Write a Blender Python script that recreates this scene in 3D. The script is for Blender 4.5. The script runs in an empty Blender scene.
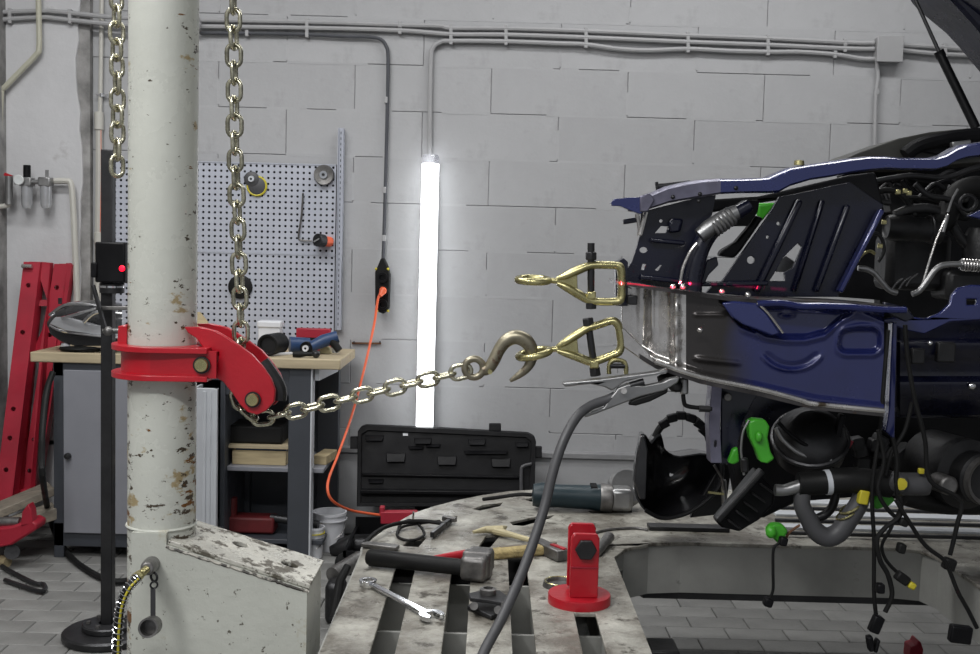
import bpy, bmesh, math, random
from mathutils import Vector, Matrix
from mathutils.geometry import tessellate_polygon
random.seed(7)
S = bpy.context.scene
COL = S.collection
# ------------------------------------------------------------------ camera
F = 1100.0; CAM = Vector((0, 0, 1.36))
PITCH = math.radians(4.2); ROLL = math.radians(1.5)
RM = Matrix.Rotation(math.radians(90) - PITCH, 3, 'X') @ Matrix.Rotation(ROLL, 3, 'Z')
cd = bpy.data.cameras.new('camera'); cam = bpy.data.objects.new('camera', cd); COL.objects.link(cam)
cam.location = CAM; cam.rotation_euler = RM.to_euler()
cd.sensor_fit = 'HORIZONTAL'; cd.sensor_width = 36; cd.lens = 36 * F / 980; cd.clip_start = .05
S.camera = cam
# ------------------------------------------------------------------ world, lamps, exposure
S.view_settings.view_transform = 'Standard'; S.view_settings.look = 'None'
S.view_settings.exposure = -0.5; S.view_settings.gamma = 1; S.view_settings.use_curve_mapping = False
w = bpy.data.worlds.new('world'); S.world = w; w.use_nodes = True
w.node_tree.nodes['Background'].inputs[0].default_value = (.92, .95, 1, 1)
w.node_tree.nodes['Background'].inputs[1].default_value = 0.50
def area(name, loc, rot, sx, sy, power, col=(1, 1, 1), spread=math.pi):
    l = bpy.data.lights.new(name, 'AREA'); l.shape = 'RECTANGLE'; l.size = sx; l.size_y = sy
    l.energy = power; l.color = col; l.spread = spread
    o = bpy.data.objects.new(name, l); COL.objects.link(o); o.location = loc; o.rotation_euler = rot
    return o
area('ceiling_lamp_light', (-1.6, 3.2, 3.35), (0, 0, 0), 2.4, .3, 100, (1, 1, 1))
area('ceiling_lamp_light', (1.1, 4.0, 3.35), (0, 0, 0), 2.4, .3, 50, (1, 1, 1))
area('ceiling_lamp_light', (-1.5, .9, 3.35), (0, 0, 0), .3, 2.4, 80, (1, 1, 1))
area('ceiling_lamp_light', (-.7, -.2, 3.35), (0, 0, 0), 2.4, .3, 105, (1, 1, 1))  # added unseen front lamp, brightens faces turned to the camera
area('laser_sheet_light', (.0, 1.70, 1.284), (math.radians(90), math.radians(3.5), math.radians(-31)), .26, .002, .10, (1, .02, .08), math.radians(.6))

# ------------------------------------------------------------------ pixel rays
def ray(x, y):
    return RM @ Vector(((x - 490) / F, -(y - 327) / F, -1))
def P(x, y, Y):
    d = ray(x, y); return CAM + d * (Y / d.y)
def PZ(x, y, Z):
    d = ray(x, y); return CAM + d * ((Z - CAM.z) / d.z)
def PP(pts, Y): return [P(p[0], p[1], p[2] if len(p) > 2 else Y) for p in pts]
def m(px, Y): return px * Y / F

# ------------------------------------------------------------------ materials
def M(name, col, rough=.6, metal=0., var=.12, scale=6., bump=0., bscale=40., spots=None, spots2=None, coat=0., emit=None, alpha=None, trans=0., rand=0., stretch=None, rvar=.1, spec=.5):
    mt = bpy.data.materials.new(name); mt.use_nodes = True
    nt = mt.node_tree; N = nt.nodes; L = nt.links; b = N['Principled BSDF']
    b.inputs['Roughness'].default_value = rough; b.inputs['Metallic'].default_value = metal
    b.inputs['Specular IOR Level'].default_value = spec
    b.inputs['Coat Weight'].default_value = coat; b.inputs['Coat Roughness'].default_value = .12
    tc = N.new('ShaderNodeTexCoord'); mp = N.new('ShaderNodeMapping'); L.new(tc.outputs['Object'], mp.inputs[0])
    if stretch: mp.inputs['Scale'].default_value = stretch
    def noise(sc, det=5, ro=.6):
        n = N.new('ShaderNodeTexNoise'); n.inputs['Scale'].default_value = sc; n.inputs['Detail'].default_value = det
        n.inputs['Roughness'].default_value = ro; L.new(mp.outputs[0], n.inputs['Vector']); return n
    def ramp(src, lo, hi):
        r = N.new('ShaderNodeMapRange'); r.inputs[1].default_value = lo; r.inputs[2].default_value = hi; L.new(src, r.inputs[0]); return r.outputs[0]
    def mix(fac, a, c):
        x = N.new('ShaderNodeMix'); x.data_type = 'RGBA'
        if isinstance(fac, float): x.inputs[0].default_value = fac
        else: L.new(fac, x.inputs[0])
        for i, v in ((6, a), (7, c)):
            if isinstance(v, tuple): x.inputs[i].default_value = (*v, 1)
            else: L.new(v, x.inputs[i])
        return x.outputs[2]
    n1 = noise(scale)
    d = tuple(c * (1 - var) for c in col); u = tuple(min(1, c * (1 + var)) for c in col)
    out = mix(ramp(n1.outputs['Fac'], .35, .65), d, u)
    if rand:
        oi = N.new('ShaderNodeObjectInfo'); v = N.new('ShaderNodeMapRange'); L.new(oi.outputs['Random'], v.inputs[0])
        v.inputs[3].default_value = 1 - rand; v.inputs[4].default_value = 1 + rand
        hv = N.new('ShaderNodeHueSaturation'); L.new(out, hv.inputs['Color']); L.new(v.outputs[0], hv.inputs['Value']); out = hv.outputs[0]
    for sp in (spots, spots2):
        if sp:   # (colour, noise scale, threshold, softness)
            n = noise(sp[1], 8, .7); out = mix(ramp(n.outputs['Fac'], sp[2], sp[2] + sp[3]), out, sp[0])
    L.new(out, b.inputs['Base Color'])
    r = noise(scale * 2.3); rr = N.new('ShaderNodeMapRange'); L.new(r.outputs['Fac'], rr.inputs[0]); rr.inputs[1].default_value = .3; rr.inputs[2].default_value = .7
    rr.inputs[3].default_value = max(.03, rough - rvar); rr.inputs[4].default_value = min(1, rough + rvar); L.new(rr.outputs[0], b.inputs['Roughness'])
    if bump:
        bn = noise(bscale); bp = N.new('ShaderNodeBump'); bp.inputs['Strength'].default_value = bump; bp.inputs['Distance'].default_value = .004
        L.new(bn.outputs['Fac'], bp.inputs['Height']); L.new(bp.outputs[0], b.inputs['Normal'])
    if emit: b.inputs['Emission Color'].default_value = (*emit[0], 1); b.inputs['Emission Strength'].default_value = emit[1]
    if trans: b.inputs['Transmission Weight'].default_value = trans
    return mt
MT = dict(
 wall=M('painted_block', (.37, .372, .38), .75, var=.05, scale=3, bump=.5, bscale=25, spots=((.30, .30, .305), 5, .56, .22), spots2=((.20, .20, .20), 22, .72, .03), rand=.03),
 mortar=M('mortar', (.24, .24, .245), .9, var=.1, scale=9, bump=.5),
 plaster=M('plaster', (.50, .50, .51), .8, var=.07, scale=2.5, bump=.9, bscale=14, spots=((.36, .35, .35), 5, .62, .12)),
 rough=M('rough_concrete', (.24, .235, .23), .95, var=.4, scale=7, bump=1, bscale=20),
 ceil=M('ceiling_paint', (.55, .55, .55), .9),
 floor=M('paver_concrete', (.19, .189, .181), .62, var=.16, scale=5, bump=.4, bscale=60, rand=.14, spots=((.10, .10, .095), 3, .6, .15)),
 sub=M('floor_sand', (.07, .07, .065), .95),
 conduit=M('painted_conduit', (.33, .33, .335), .6, var=.05),
 cablegrey=M('grey_cable', (.06, .063, .072), .6, var=.1),
 beige=M('beige_pipe', (.42, .41, .33), .5, var=.08),
 whitepipe=M('white_pipe', (.47, .46, .42), .45, var=.05),
 orange=M('orange_plastic', (.75, .13, .05), .45, var=.1),
 cream=M('column_paint', (.42, .42, .36), .38, var=.06, scale=4, bump=.35, bscale=50, stretch=(1, 1, .7),
   spots=((.09, .045, .02), 11, .625, .02), spots2=((.30, .26, .15), 5, .60, .12)),
 creambox=M('base_paint', (.50, .51, .46), .36, var=.06, scale=4, bump=.35, bscale=50, spots=((.10, .09, .07), 42, .625, .02), spots2=((.36, .31, .18), 4.5, .60, .08)),
 creamtop=M('base_plate_paint', (.46, .45, .40), .36, var=.15, scale=9, bump=.9, bscale=60, spots=((.09, .08, .06), 17, .53, .05), spots2=((.05, .04, .03), 45, .60, .03), rvar=.2),
 deck=M('deck_paint', (.40, .39, .345), .42, var=.18, scale=9, bump=.9, bscale=60, spots=((.15, .137, .115), 5.5, .38, .2), spots2=((.06, .052, .04), 16, .55, .09), rvar=.2),
 decktube=M('beam_paint', (.30, .30, .28), .55, var=.12, scale=5, bump=.3, spots=((.08, .08, .07), 6, .62, .1)),
 red=M('red_paint', (.40, .006, .016), .36, var=.1, coat=.2, bump=.2, bscale=60, spots=((.20, .12, .10), 16, .70, .04)),
 reddull=M('red_frame_paint', (.34, .012, .03), .5, var=.12, spots=((.15, .03, .03), 9, .63, .1)),
 zinc=M('yellow_zinc', (.46, .42, .21), .28, .9, var=.25, scale=18, bump=.2, bscale=60),
 chain=M('chain_zinc', (.50, .48, .37), .24, .95, var=.35, scale=40, rand=.2),
 hook=M('worn_hook', (.27, .245, .18), .36, .85, var=.3, scale=22, spots=((.13, .06, .04), 30, .56, .08)),
 steel=M('bare_steel', (.60, .58, .56), .24, .9, var=.25, scale=9, bump=.4, bscale=30, spots=((.13, .10, .07), 14, .58, .1)),
 chrome=M('chrome', (.75, .76, .78), .12, 1., var=.05),
 darksteel=M('dark_steel', (.035, .035, .037), .4, .6, var=.3, bump=.2),
 worn=M('worn_steel', (.17, .165, .16), .45, .8, var=.35, scale=25, bump=.4),
 black=M('black_plastic', (.007, .007, .008), .42, var=.3, bump=.15, spec=.15),
 blackgloss=M('black_gloss', (.016, .016, .018), .16, var=.2, coat=.5),
 rubber=M('black_rubber', (.010, .010, .010), .55, var=.3, bump=.2, spec=.2),
 greyrubber=M('grey_rubber', (.062, .062, .066), .5, var=.15),
 blue=M('blue_car_paint', (.014, .021, .115), .22, .25, var=.15, scale=5, coat=.8, bump=.12, bscale=9, spots=((.25, .21, .13), 75, .77, .02)),
 bluerail=M('blue_rail_paint', (.015, .023, .12), .25, .2, var=.1, coat=.9),
 navy=M('dark_blue_primer', (.003, .004, .017), .3, .1, var=.3, coat=.25, bump=.15),
 barerail=M('sanded_rail', (.16, .155, .21), .4, .6, var=.2, scale=14),
 burnt=M('burnt_steel', (.07, .065, .065), .36, .75, var=.5, scale=9, bump=.5, bscale=16, spots=((.10, .06, .035), 12, .6, .1)),
 green=M('green_tape', (.05, .34, .02), .4, var=.15, bump=.5, bscale=25),
 yellow=M('yellow_plastic', (.55, .47, .03), .45, var=.1),
 grip=M('engine_dark', (.013, .013, .014), .42, .1, var=.6, bump=.4, spec=.4),
 alu=M('dull_aluminium', (.30, .30, .30), .38, .85, var=.2, bump=.3),
 benchgrey=M('charcoal_paint', (.045, .05, .06), .5, var=.08),
 doorgrey=M('grey_door_paint', (.22, .225, .25), .45, var=.04),
 whitemetal=M('white_painted_metal', (.52, .54, .57), .4, var=.04),
 wood=M('wood', (.42, .35, .23), .6, var=.15, scale=3, stretch=(1, 8, 8), bump=.15),
 woodraw=M('raw_wood', (.42, .34, .20), .7, var=.2, scale=4, stretch=(1, 10, 10)),
 oldwood=M('old_grey_wood', (.20, .175, .14), .8, var=.25, scale=4, stretch=(1, 9, 9), bump=.3),
 peg=M('pegboard_paint', (.42, .44, .50), .45, var=.03),
 dark=M('gap_dark', (.02, .02, .022), .9),  # near-black that stands in for shade in gaps and holes
 tube=M('lit_tube', (1, 1, 1), .4, var=0, emit=((.95, .98, 1), 7.)),
 clear=M('clear_plastic', (.8, .8, .85), .15, var=.02, trans=.85),
 bucket=M('white_bucket', (.68, .69, .72), .4, var=.04),
 teal=M('teal_plastic', (.007, .022, .030), .45, var=.15),
 bristle=M('bristle', (.42, .33, .15), .8, var=.25, scale=60, bump=1, bscale=200),
 brass=M('pale_wood_tool', (.48, .42, .25), .5, var=.15),
 glass=M('lens_plastic', (.55, .56, .58), .14, .55, var=.15, coat=.5),
 cowl=M('cowl_plastic', (.045, .045, .04), .6, var=.25, bump=.3),
 redled=M('red_led', (1, .02, .05), .4, var=0, emit=((1, .0, .02), 3.)),
 screen=M('glass_gauge', (.6, .62, .62), .2, var=.1),
 rust=M('rusty_steel', (.13, .06, .03), .7, .3, var=.4, scale=20, bump=.5),
 blueplastic=M('blue_plastic', (.02, .05, .13), .45),
 lampmetal=M('lamp_housing', (.6, .6, .6), .4),
)

# column paint: chips and rust crowd towards the foot and in two strips along the sides
def column_mat():
    mt = M('column_paint_chipped', (.52, .53, .48), .28, var=.05, scale=4, bump=.3, bscale=50, rvar=.08)
    nt = mt.node_tree; N = nt.nodes; L = nt.links; b = N['Principled BSDF']
    src = b.inputs['Base Color'].links[0].from_socket
    tc = N.new('ShaderNodeTexCoord'); sx = N.new('ShaderNodeSeparateXYZ'); L.new(tc.outputs['Object'], sx.inputs[0])
    def math_(op, a, b_=None, clamp=False):
        n = N.new('ShaderNodeMath'); n.operation = op; n.use_clamp = clamp
        for i, v in enumerate((a, b_)):
            if v is None: continue
            if isinstance(v, (int, float)): n.inputs[i].default_value = v
            else: L.new(v, n.inputs[i])
        return n.outputs[0]
    def rng(v, a, b_, c, d): 
        n = N.new('ShaderNodeMapRange'); L.new(v, n.inputs[0]); n.inputs[1].default_value = a; n.inputs[2].default_value = b_; n.inputs[3].default_value = c; n.inputs[4].default_value = d; return n.outputs[0]
    ax = math_('ABSOLUTE', sx.outputs[0])
    side = rng(ax, .035, .058, 0, .055)
    low = rng(sx.outputs[2], 1.3, .55, 0, .075)
    bias = math_('ADD', side, low)
    def layer(src, scale, st, thr, col, soft=.015, w=1.):
        mp = N.new('ShaderNodeMapping'); L.new(tc.outputs['Object'], mp.inputs[0]); mp.inputs['Scale'].default_value = st
        n = N.new('ShaderNodeTexNoise'); n.inputs['Scale'].default_value = scale; n.inputs['Detail'].default_value = 7; n.inputs['Roughness'].default_value = .65; L.new(mp.outputs[0], n.inputs['Vector'])
        f = math_('ADD', n.outputs['Fac'], math_('MULTIPLY', bias, w)); f = rng(f, thr, thr + soft, 0, 1)
        x = N.new('ShaderNodeMix'); x.data_type = 'RGBA'; L.new(f, x.inputs[0]); L.new(src, x.inputs[6]); x.inputs[7].default_value = (*col, 1); return x.outputs[2]
    o = layer(src, 14, (1, 1, 1.6), .665, (.34, .27, .15), .05)
    o = layer(o, 34, (1, 1, 1.9), .672, (.06, .045, .03))
    o = layer(o, 13, (.7, .7, 2.6), .705, (.16, .07, .02))
    L.new(o, b.inputs['Base Color']); return mt
MT['column'] = column_mat()
def panel_mat():
    mt = M('blue_panel_scorched', (.012, .017, .095), .22, .25, var=.15, scale=5, coat=.8, bump=.12, bscale=9, spots=((.25, .21, .13), 75, .77, .02))
    nt = mt.node_tree; N = nt.nodes; L = nt.links; b = N['Principled BSDF']; src = b.inputs['Base Color'].links[0].from_socket
    tc = N.new('ShaderNodeTexCoord'); sx = N.new('ShaderNodeSeparateXYZ'); L.new(tc.outputs['Object'], sx.inputs[0])
    n = N.new('ShaderNodeTexNoise'); n.inputs['Scale'].default_value = 9; n.inputs['Detail'].default_value = 6; L.new(tc.outputs['Object'], n.inputs['Vector'])
    a = N.new('ShaderNodeMath'); a.operation = 'MULTIPLY_ADD'; L.new(n.outputs['Fac'], a.inputs[0]); a.inputs[1].default_value = .10; L.new(sx.outputs[0], a.inputs[2])
    f = N.new('ShaderNodeMapRange'); L.new(a.outputs[0], f.inputs[0]); f.inputs[1].default_value = -.085; f.inputs[2].default_value = -.02
    x = N.new('ShaderNodeMix'); x.data_type = 'RGBA'; L.new(f.outputs[0], x.inputs[0]); x.inputs[6].default_value = (.052, .048, .047, 1); L.new(src, x.inputs[7]); L.new(x.outputs[2], b.inputs['Base Color'])
    m2 = N.new('ShaderNodeMapRange'); L.new(f.outputs[0], m2.inputs[0]); m2.inputs[3].default_value = .6; m2.inputs[4].default_value = .2; L.new(m2.outputs[0], b.inputs['Metallic'])
    c2 = N.new('ShaderNodeMapRange'); L.new(f.outputs[0], c2.inputs[0]); c2.inputs[3].default_value = 0; c2.inputs[4].default_value = .8; L.new(c2.outputs[0], b.inputs['Coat Weight'])
    return mt
MT['bluepanel'] = panel_mat()
MT['redshade'] = M('shaded_red_paint', (.11, .008, .010), .6, var=.3)  # red darkened in its colour for the shade under the workbench
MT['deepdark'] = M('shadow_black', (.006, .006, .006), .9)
MT['bead'] = M('weld_bead_paint', (.40, .38, .33), .5, var=.2, spots=((.03, .025, .02), 14, .50, .04))
MT['headlens'] = M('dark_lens', (.03, .03, .032), .08, var=.3, coat=1.)
# ------------------------------------------------------------------ mesh builder
def perp(d):
    d = d.normalized(); a = Vector((0, 0, 1)) if abs(d.z) < .9 else Vector((1, 0, 0))
    u = d.cross(a).normalized(); return u, u.cross(d).normalized()
def smoothpath(pts, n=6):
    pts = [Vector(p) for p in pts]; o = []
    for i in range(len(pts) - 1):
        p0 = pts[max(0, i - 1)]; p1 = pts[i]; p2 = pts[i + 1]; p3 = pts[min(len(pts) - 1, i + 2)]
        for k in range(n):
            t = k / n
            o.append(.5 * ((2 * p1) + (p2 - p0) * t + (2 * p0 - 5 * p1 + 4 * p2 - p3) * t * t + (3 * p1 - p0 - 3 * p2 + p3) * t ** 3))
    o.append(pts[-1]); return o
WLOC = {}
class MB:
    def __init__(s): s.v = []; s.f = []
    def add(s, vs, fs):
        k = len(s.v); s.v += [Vector(v) for v in vs]; s.f += [tuple(i + k for i in f) for f in fs]; return s
    def box(s, c, d, rot=None):
        c = Vector(c); hx, hy, hz = d[0] / 2, d[1] / 2, d[2] / 2
        vs = [Vector((x, y, z)) for x in (-hx, hx) for y in (-hy, hy) for z in (-hz, hz)]
        if rot is not None: vs = [rot @ v for v in vs]
        return s.add([c + v for v in vs], [(0, 1, 3, 2), (4, 6, 7, 5), (0, 4, 5, 1), (2, 3, 7, 6), (0, 2, 6, 4), (1, 5, 7, 3)])
    def span(s, a, b):   # box between two corners
        a = Vector(a); b = Vector(b); return s.box((a + b) / 2, [abs(b[i] - a[i]) for i in range(3)])
    def bar(s, p, q, wd, ht, up=(0, 0, 1)):   # rectangular bar p->q, wd sideways, ht along up
        p = Vector(p); q = Vector(q); d = (q - p).normalized(); up = Vector(up)
        sd = d.cross(up).normalized(); u = sd.cross(d).normalized()
        vs = [e + sd * (a * wd / 2) + u * (b * ht / 2) for e in (p, q) for a in (-1, 1) for b in (-1, 1)]
        return s.add(vs, [(0, 1, 3, 2), (4, 6, 7, 5), (0, 4, 5, 1), (2, 3, 7, 6), (0, 2, 6, 4), (1, 5, 7, 3)])
    def tube(s, pts, r, seg=10, cap=True, closed=False, flat=None):
        pts = [Vector(p) for p in pts]; n = len(pts); rs = r if isinstance(r, (list, tuple)) else [r] * n
        if len(rs) != n:
            rs = [rs[min(len(rs) - 1, int(i * (len(rs) - 1) / (n - 1)))] * (1 - (i * (len(rs) - 1) / (n - 1)) % 1) + rs[min(len(rs) - 1, int(i * (len(rs) - 1) / (n - 1)) + 1)] * ((i * (len(rs) - 1) / (n - 1)) % 1) for i in range(n)]
        u = None; vs = []
        for i, p in enumerate(pts):
            a = pts[(i - 1) % n] if (closed or i > 0) else p; b = pts[(i + 1) % n] if (closed or i < n - 1) else p
            d = (b - a).normalized()
            if u is None: u, _ = perp(d)
            u = (u - d * u.dot(d)).normalized(); w_ = d.cross(u)
            for k in range(seg):
                t = 2 * math.pi * k / seg; vs.append(p + (u * math.cos(t) + w_ * math.sin(t)) * rs[i])
        fs = []
        for i in range(n if closed else n - 1):
            j = (i + 1) % n
            for k in range(seg): fs.append((i * seg + k, i * seg + (k + 1) % seg, j * seg + (k + 1) % seg, j * seg + k))
        if cap and not closed: fs += [tuple(range(seg - 1, -1, -1)), tuple((n - 1) * seg + k for k in range(seg))]
        return s.add(vs, fs)
    def cyl(s, p, q, r, r2=None, seg=20): return s.tube([p, q], [r, r if r2 is None else r2], seg)
    def lathe(s, prof, o, ax=(0, 0, 1), seg=28, a0=0, a1=360):  # prof: (radius, height)
        o = Vector(o); ax = Vector(ax).normalized(); u, v = perp(ax); full = abs(a1 - a0) >= 360; ns = seg if full else seg + 1
        vs = []
        for r, h in prof:
            for k in range(ns):
                t = math.radians(a0 + (a1 - a0) * k / seg); vs.append(o + ax * h + (u * math.cos(t) + v * math.sin(t)) * max(r, 1e-5))
        fs = []
        for i in range(len(prof) - 1):
            for k in range(seg):
                k2 = (k + 1) % ns; fs.append((i * ns + k, i * ns + k2, (i + 1) * ns + k2, (i + 1) * ns + k))
        return s.add(vs, fs)
    def ring(s, c, R, r, ax=(0, 0, 1), seg=28, n=10, sq=1, sqax=None):
        c = Vector(c); u, v = perp(Vector(ax))
        return s.tube([c + (u * math.cos(2 * math.pi * k / seg) + v * math.sin(2 * math.pi * k / seg)) * R for k in range(seg)], r, n, closed=True)
    def ball(s, c, d, seg=16, rings=10, rot=None, noise=0):
        c = Vector(c); vs = []; fs = []
        for i in range(rings + 1):
            th = math.pi * i / rings
            for k in range(seg):
                ph = 2 * math.pi * k / seg; q = 1 + (random.uniform(-noise, noise) if noise and 0 < i < rings else 0)
                v = Vector((d[0] * math.sin(th) * math.cos(ph) * q, d[1] * math.sin(th) * math.sin(ph) * q, d[2] * math.cos(th)))
                vs.append(c + (rot @ v if rot is not None else v))
        for i in range(rings):
            for k in range(seg): fs.append((i * seg + k, (i + 1) * seg + k, (i + 1) * seg + (k + 1) % seg, i * seg + (k + 1) % seg))
        return s.add(vs, fs)
    def slab(s, outer, off, holes=()):   # polygon (3-D points) with holes, extruded by vector off
        off = Vector(off); loops = [[Vector(p) for p in outer]] + [[Vector(p) for p in h] for h in holes]
        flat = [p for l in loops for p in l]; tris = tessellate_polygon(loops); n = len(flat)
        fs = [tuple(t) for t in tris] + [tuple(i + n for i in reversed(t)) for t in tris]; k = 0
        for l in loops:
            c = len(l)
            for i in range(c): a = k + i; b = k + (i + 1) % c; fs.append((a, b, b + n, a + n))
            k += c
        return s.add(flat + [p + off for p in flat], fs)
    def build(s, name, mat, parent=None, smooth=35, bevel=0, bseg=2, weld=True):
        xs = [v.x for v in s.v]; ys = [v.y for v in s.v]; zs = [v.z for v in s.v]
        o = Vector(((min(xs) + max(xs)) / 2, (min(ys) + max(ys)) / 2, min(zs)))
        me = bpy.data.meshes.new(name); me.from_pydata([v - o for v in s.v], [], s.f)
        bm = bmesh.new(); bm.from_mesh(me)
        if weld: bmesh.ops.remove_doubles(bm, verts=bm.verts, dist=1e-5)
        bmesh.ops.recalc_face_normals(bm, faces=bm.faces); bm.to_mesh(me); bm.free()
        me.materials.append(MT[mat])
        if smooth:
            for p in me.polygons: p.use_smooth = True
            me.set_sharp_from_angle(angle=math.radians(smooth))
        ob = bpy.data.objects.new(name, me); COL.objects.link(ob)
        pl = Vector((0, 0, 0))
        if parent is not None: ob.parent = parent; pl = WLOC[parent.name]
        ob.location = o - pl; WLOC[ob.name] = o
        if bevel:
            b = ob.modifiers.new('bevel', 'BEVEL'); b.width = bevel; b.segments = bseg; b.limit_method = 'ANGLE'; b.angle_limit = math.radians(40); b.harden_normals = False
        return ob
def tag(o, label=None, cat=None, group=None, kind=None):
    if label: o['label'] = label
    if cat: o['category'] = cat
    if group: o['group'] = group
    if kind: o['kind'] = kind
    return o
def thing(name, loc, label, cat, group=None, kind=None):
    o = bpy.data.objects.new(name, None); COL.objects.link(o); o.location = loc; o.empty_display_size = .05
    WLOC[o.name] = Vector(loc); return tag(o, label, cat, group, kind)
def piece(name, me, loc, parent, rot=None, scale=None):   # repeat of a shared mesh
    o = bpy.data.objects.new(name, me); COL.objects.link(o); o.parent = parent
    o.location = Vector(loc) - WLOC[parent.name]
    if rot is not None: o.rotation_euler = rot
    if scale: o.scale = scale
    return o
def circ(cx, cy, rx, ry=None, n=16):
    ry = ry or rx; return [(cx + rx * math.cos(2 * math.pi * k / n), cy + ry * math.sin(2 * math.pi * k / n)) for k in range(n)]
VY = Vector((0, 1, 0)); VX = Vector((1, 0, 0)); VZ = Vector((0, 0, 1))

# ================================================================== SETTING
WY = 5.10                                         # face of the back wall
LX, RX, CZ = -2.75, 4.2, 3.5
back = tag(MB().span((LX, WY + .006, -.05), (RX, WY + .25, CZ)).build('wall_back', 'mortar', smooth=0), kind='structure')
WLOC['wall_back'] = WLOC[back.name]
rowh = 45.3 * WY / F; blen = 134.7 * WY / F
z160 = P(490, 160, WY).z; x558 = P(558, 140, WY).x
bmv = []
def block_mesh(L_, H_, name='block'):
    g = .0012; b = .002; hx = L_ / 2 - g; hz = H_ / 2 - g
    mb = MB(); vs = [(sx * hx, .03, sz * hz) for sx in (-1, 1) for sz in (-1, 1)] + [(sx * hx, b, sz * hz) for sx in (-1, 1) for sz in (-1, 1)] + [(sx * (hx - b), 0, sz * (hz - b)) for sx in (-1, 1) for sz in (-1, 1)]
    fs = []
    for a in (0, 4): fs += [(a, a + 1, a + 5, a + 4), (a + 2, a + 6, a + 7, a + 3), (a, a + 4, a + 6, a + 2), (a + 1, a + 3, a + 7, a + 5)]
    fs.append((8, 9, 11, 10)); mb.add(vs, fs)
    me = bpy.data.meshes.new(name); me.from_pydata([tuple(v) for v in mb.v], [], mb.f); 
    bm = bmesh.new(); bm.from_mesh(me); bmesh.ops.recalc_face_normals(bm, faces=bm.faces); bm.to_mesh(me); bm.free()
    me.materials.append(MT['wall']); return me
bme = block_mesh(blen, rowh)
fill = MB(); X0 = -1.98
k0 = -6
for r in range(-7, 8):
    zb = z160 + r * rowh
    if zb + rowh < .42: continue
    off = 0 if r % 2 == 0 else blen / 2
    n = -6
    while True:
        xl = x558 + off + n * blen; xr = xl + blen; n += 1
        if xl > 3.2: break
        if xr < -2.35: continue
        piece('block', bme, ((xl + xr) / 2, WY + random.uniform(0, .0015), zb + rowh / 2), back)
        # smeared joint filler painted over most of each joint
        if zb < CZ - .4 and -2.2 < xl < 3:
            a = xl; 
            while a < xr - .03:
                e = min(xr, a + random.uniform(.08, .3))
                if random.random() < .70: fill.span((a, WY + .0004, zb - .006), (e, WY + .01, zb + .006))
                a = e
            if random.random() < .6: 
                h = random.uniform(.3, .9) * rowh; fill.span((xl - .006, WY - .0002, zb + .01), (xl + .006, WY + .01, zb + h))
fo = fill.build('joint_filler', 'wall', back, smooth=0, weld=False); fo['kind'] = 'stuff'
# concrete footing ledge along the bottom of the wall
tag(MB().span((LX, WY - .035, 0), (RX, WY + .02, .385)).build('baseboard_back', 'wall', bevel=.004), kind='structure')
tag(MB().span((LX, WY - .05, .385), (RX, WY + .02, .412)).build('trim_1', 'mortar', bevel=.004), kind='structure')
# plastered pilaster with a broken edge at the left
mb = MB(); a = P(3, 0, WY).x; b_ = P(84, 0, WY).x
pts = [Vector((a, WY - .05, 0)), Vector((a, WY - .05, 3.2))]; n = 40
edge = []
for i in range(n + 1):
    z = 3.2 - 3.2 * i / n; e = b_ + .006 * math.sin(z * 5) + random.uniform(-.006, .006)
    if 1.9 < z < 2.25: e -= .018 * math.sin((z - 1.9) / .35 * math.pi)
    edge.append(Vector((e, WY - .05, z)))
mb.slab(pts + edge, (0, .06, 0)); tag(mb.build('trim_2', 'plaster', smooth=0, bevel=.006), kind='structure')
mb = MB(); 
mb.slab([p + Vector((-.01, .012, 0)) for p in edge] + [Vector((P(93, 0, WY).x, WY - .038, 0)), Vector((P(93, 0, WY).x, WY - .038, 3.2))][:], (0, .04, 0))
tag(mb.build('trim_3', 'rough', smooth=0), kind='structure')
tag(MB().span((LX - .2, -.6, -.05), (P(2, 300, 4.95).x - .02, WY + .2, CZ)).build('wall_left', 'rough', smooth=0), kind='structure')
tag(MB().span((RX, -.6, -.05), (RX + .2, WY + .2, CZ)).build('wall_right', 'wall', smooth=0), kind='structure')
tag(MB().span((LX - .2, -.6, CZ), (RX + .2, WY + .2, CZ + .1)).build('ceiling', 'ceil', smooth=0), kind='structure')
for i, (x, y) in enumerate(((-1.6, 3.2), (1.1, 4.0), (-1.5, .9), (-.7, -.2))):
    t = thing('ceiling_lamp', (x, y, 3.37), 'long ceiling lamp', 'lamp', 'ceiling lamps')
    t['label'] = ('long ceiling lamp above the pulling tower', 'long ceiling lamp above the blue car', 'long ceiling lamp running front to back at the left', 'long unseen ceiling lamp added at the front to brighten the tower')[i]
    u_, v_ = (1.22, .17) if i != 2 else (.17, 1.22)
    MB().span((x - u_, y - v_, 3.37), (x + u_, y + v_, 3.42)).build('housing', 'lampmetal', t, bevel=.01)
    for s in (-.7, .7): MB().cyl((x + s * u_ * (i != 2), y + s * v_ * (i == 2), 3.42), (x + s * u_ * (i != 2), y + s * v_ * (i == 2), 3.5), .01).build('hanger', 'darksteel', t)
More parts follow.
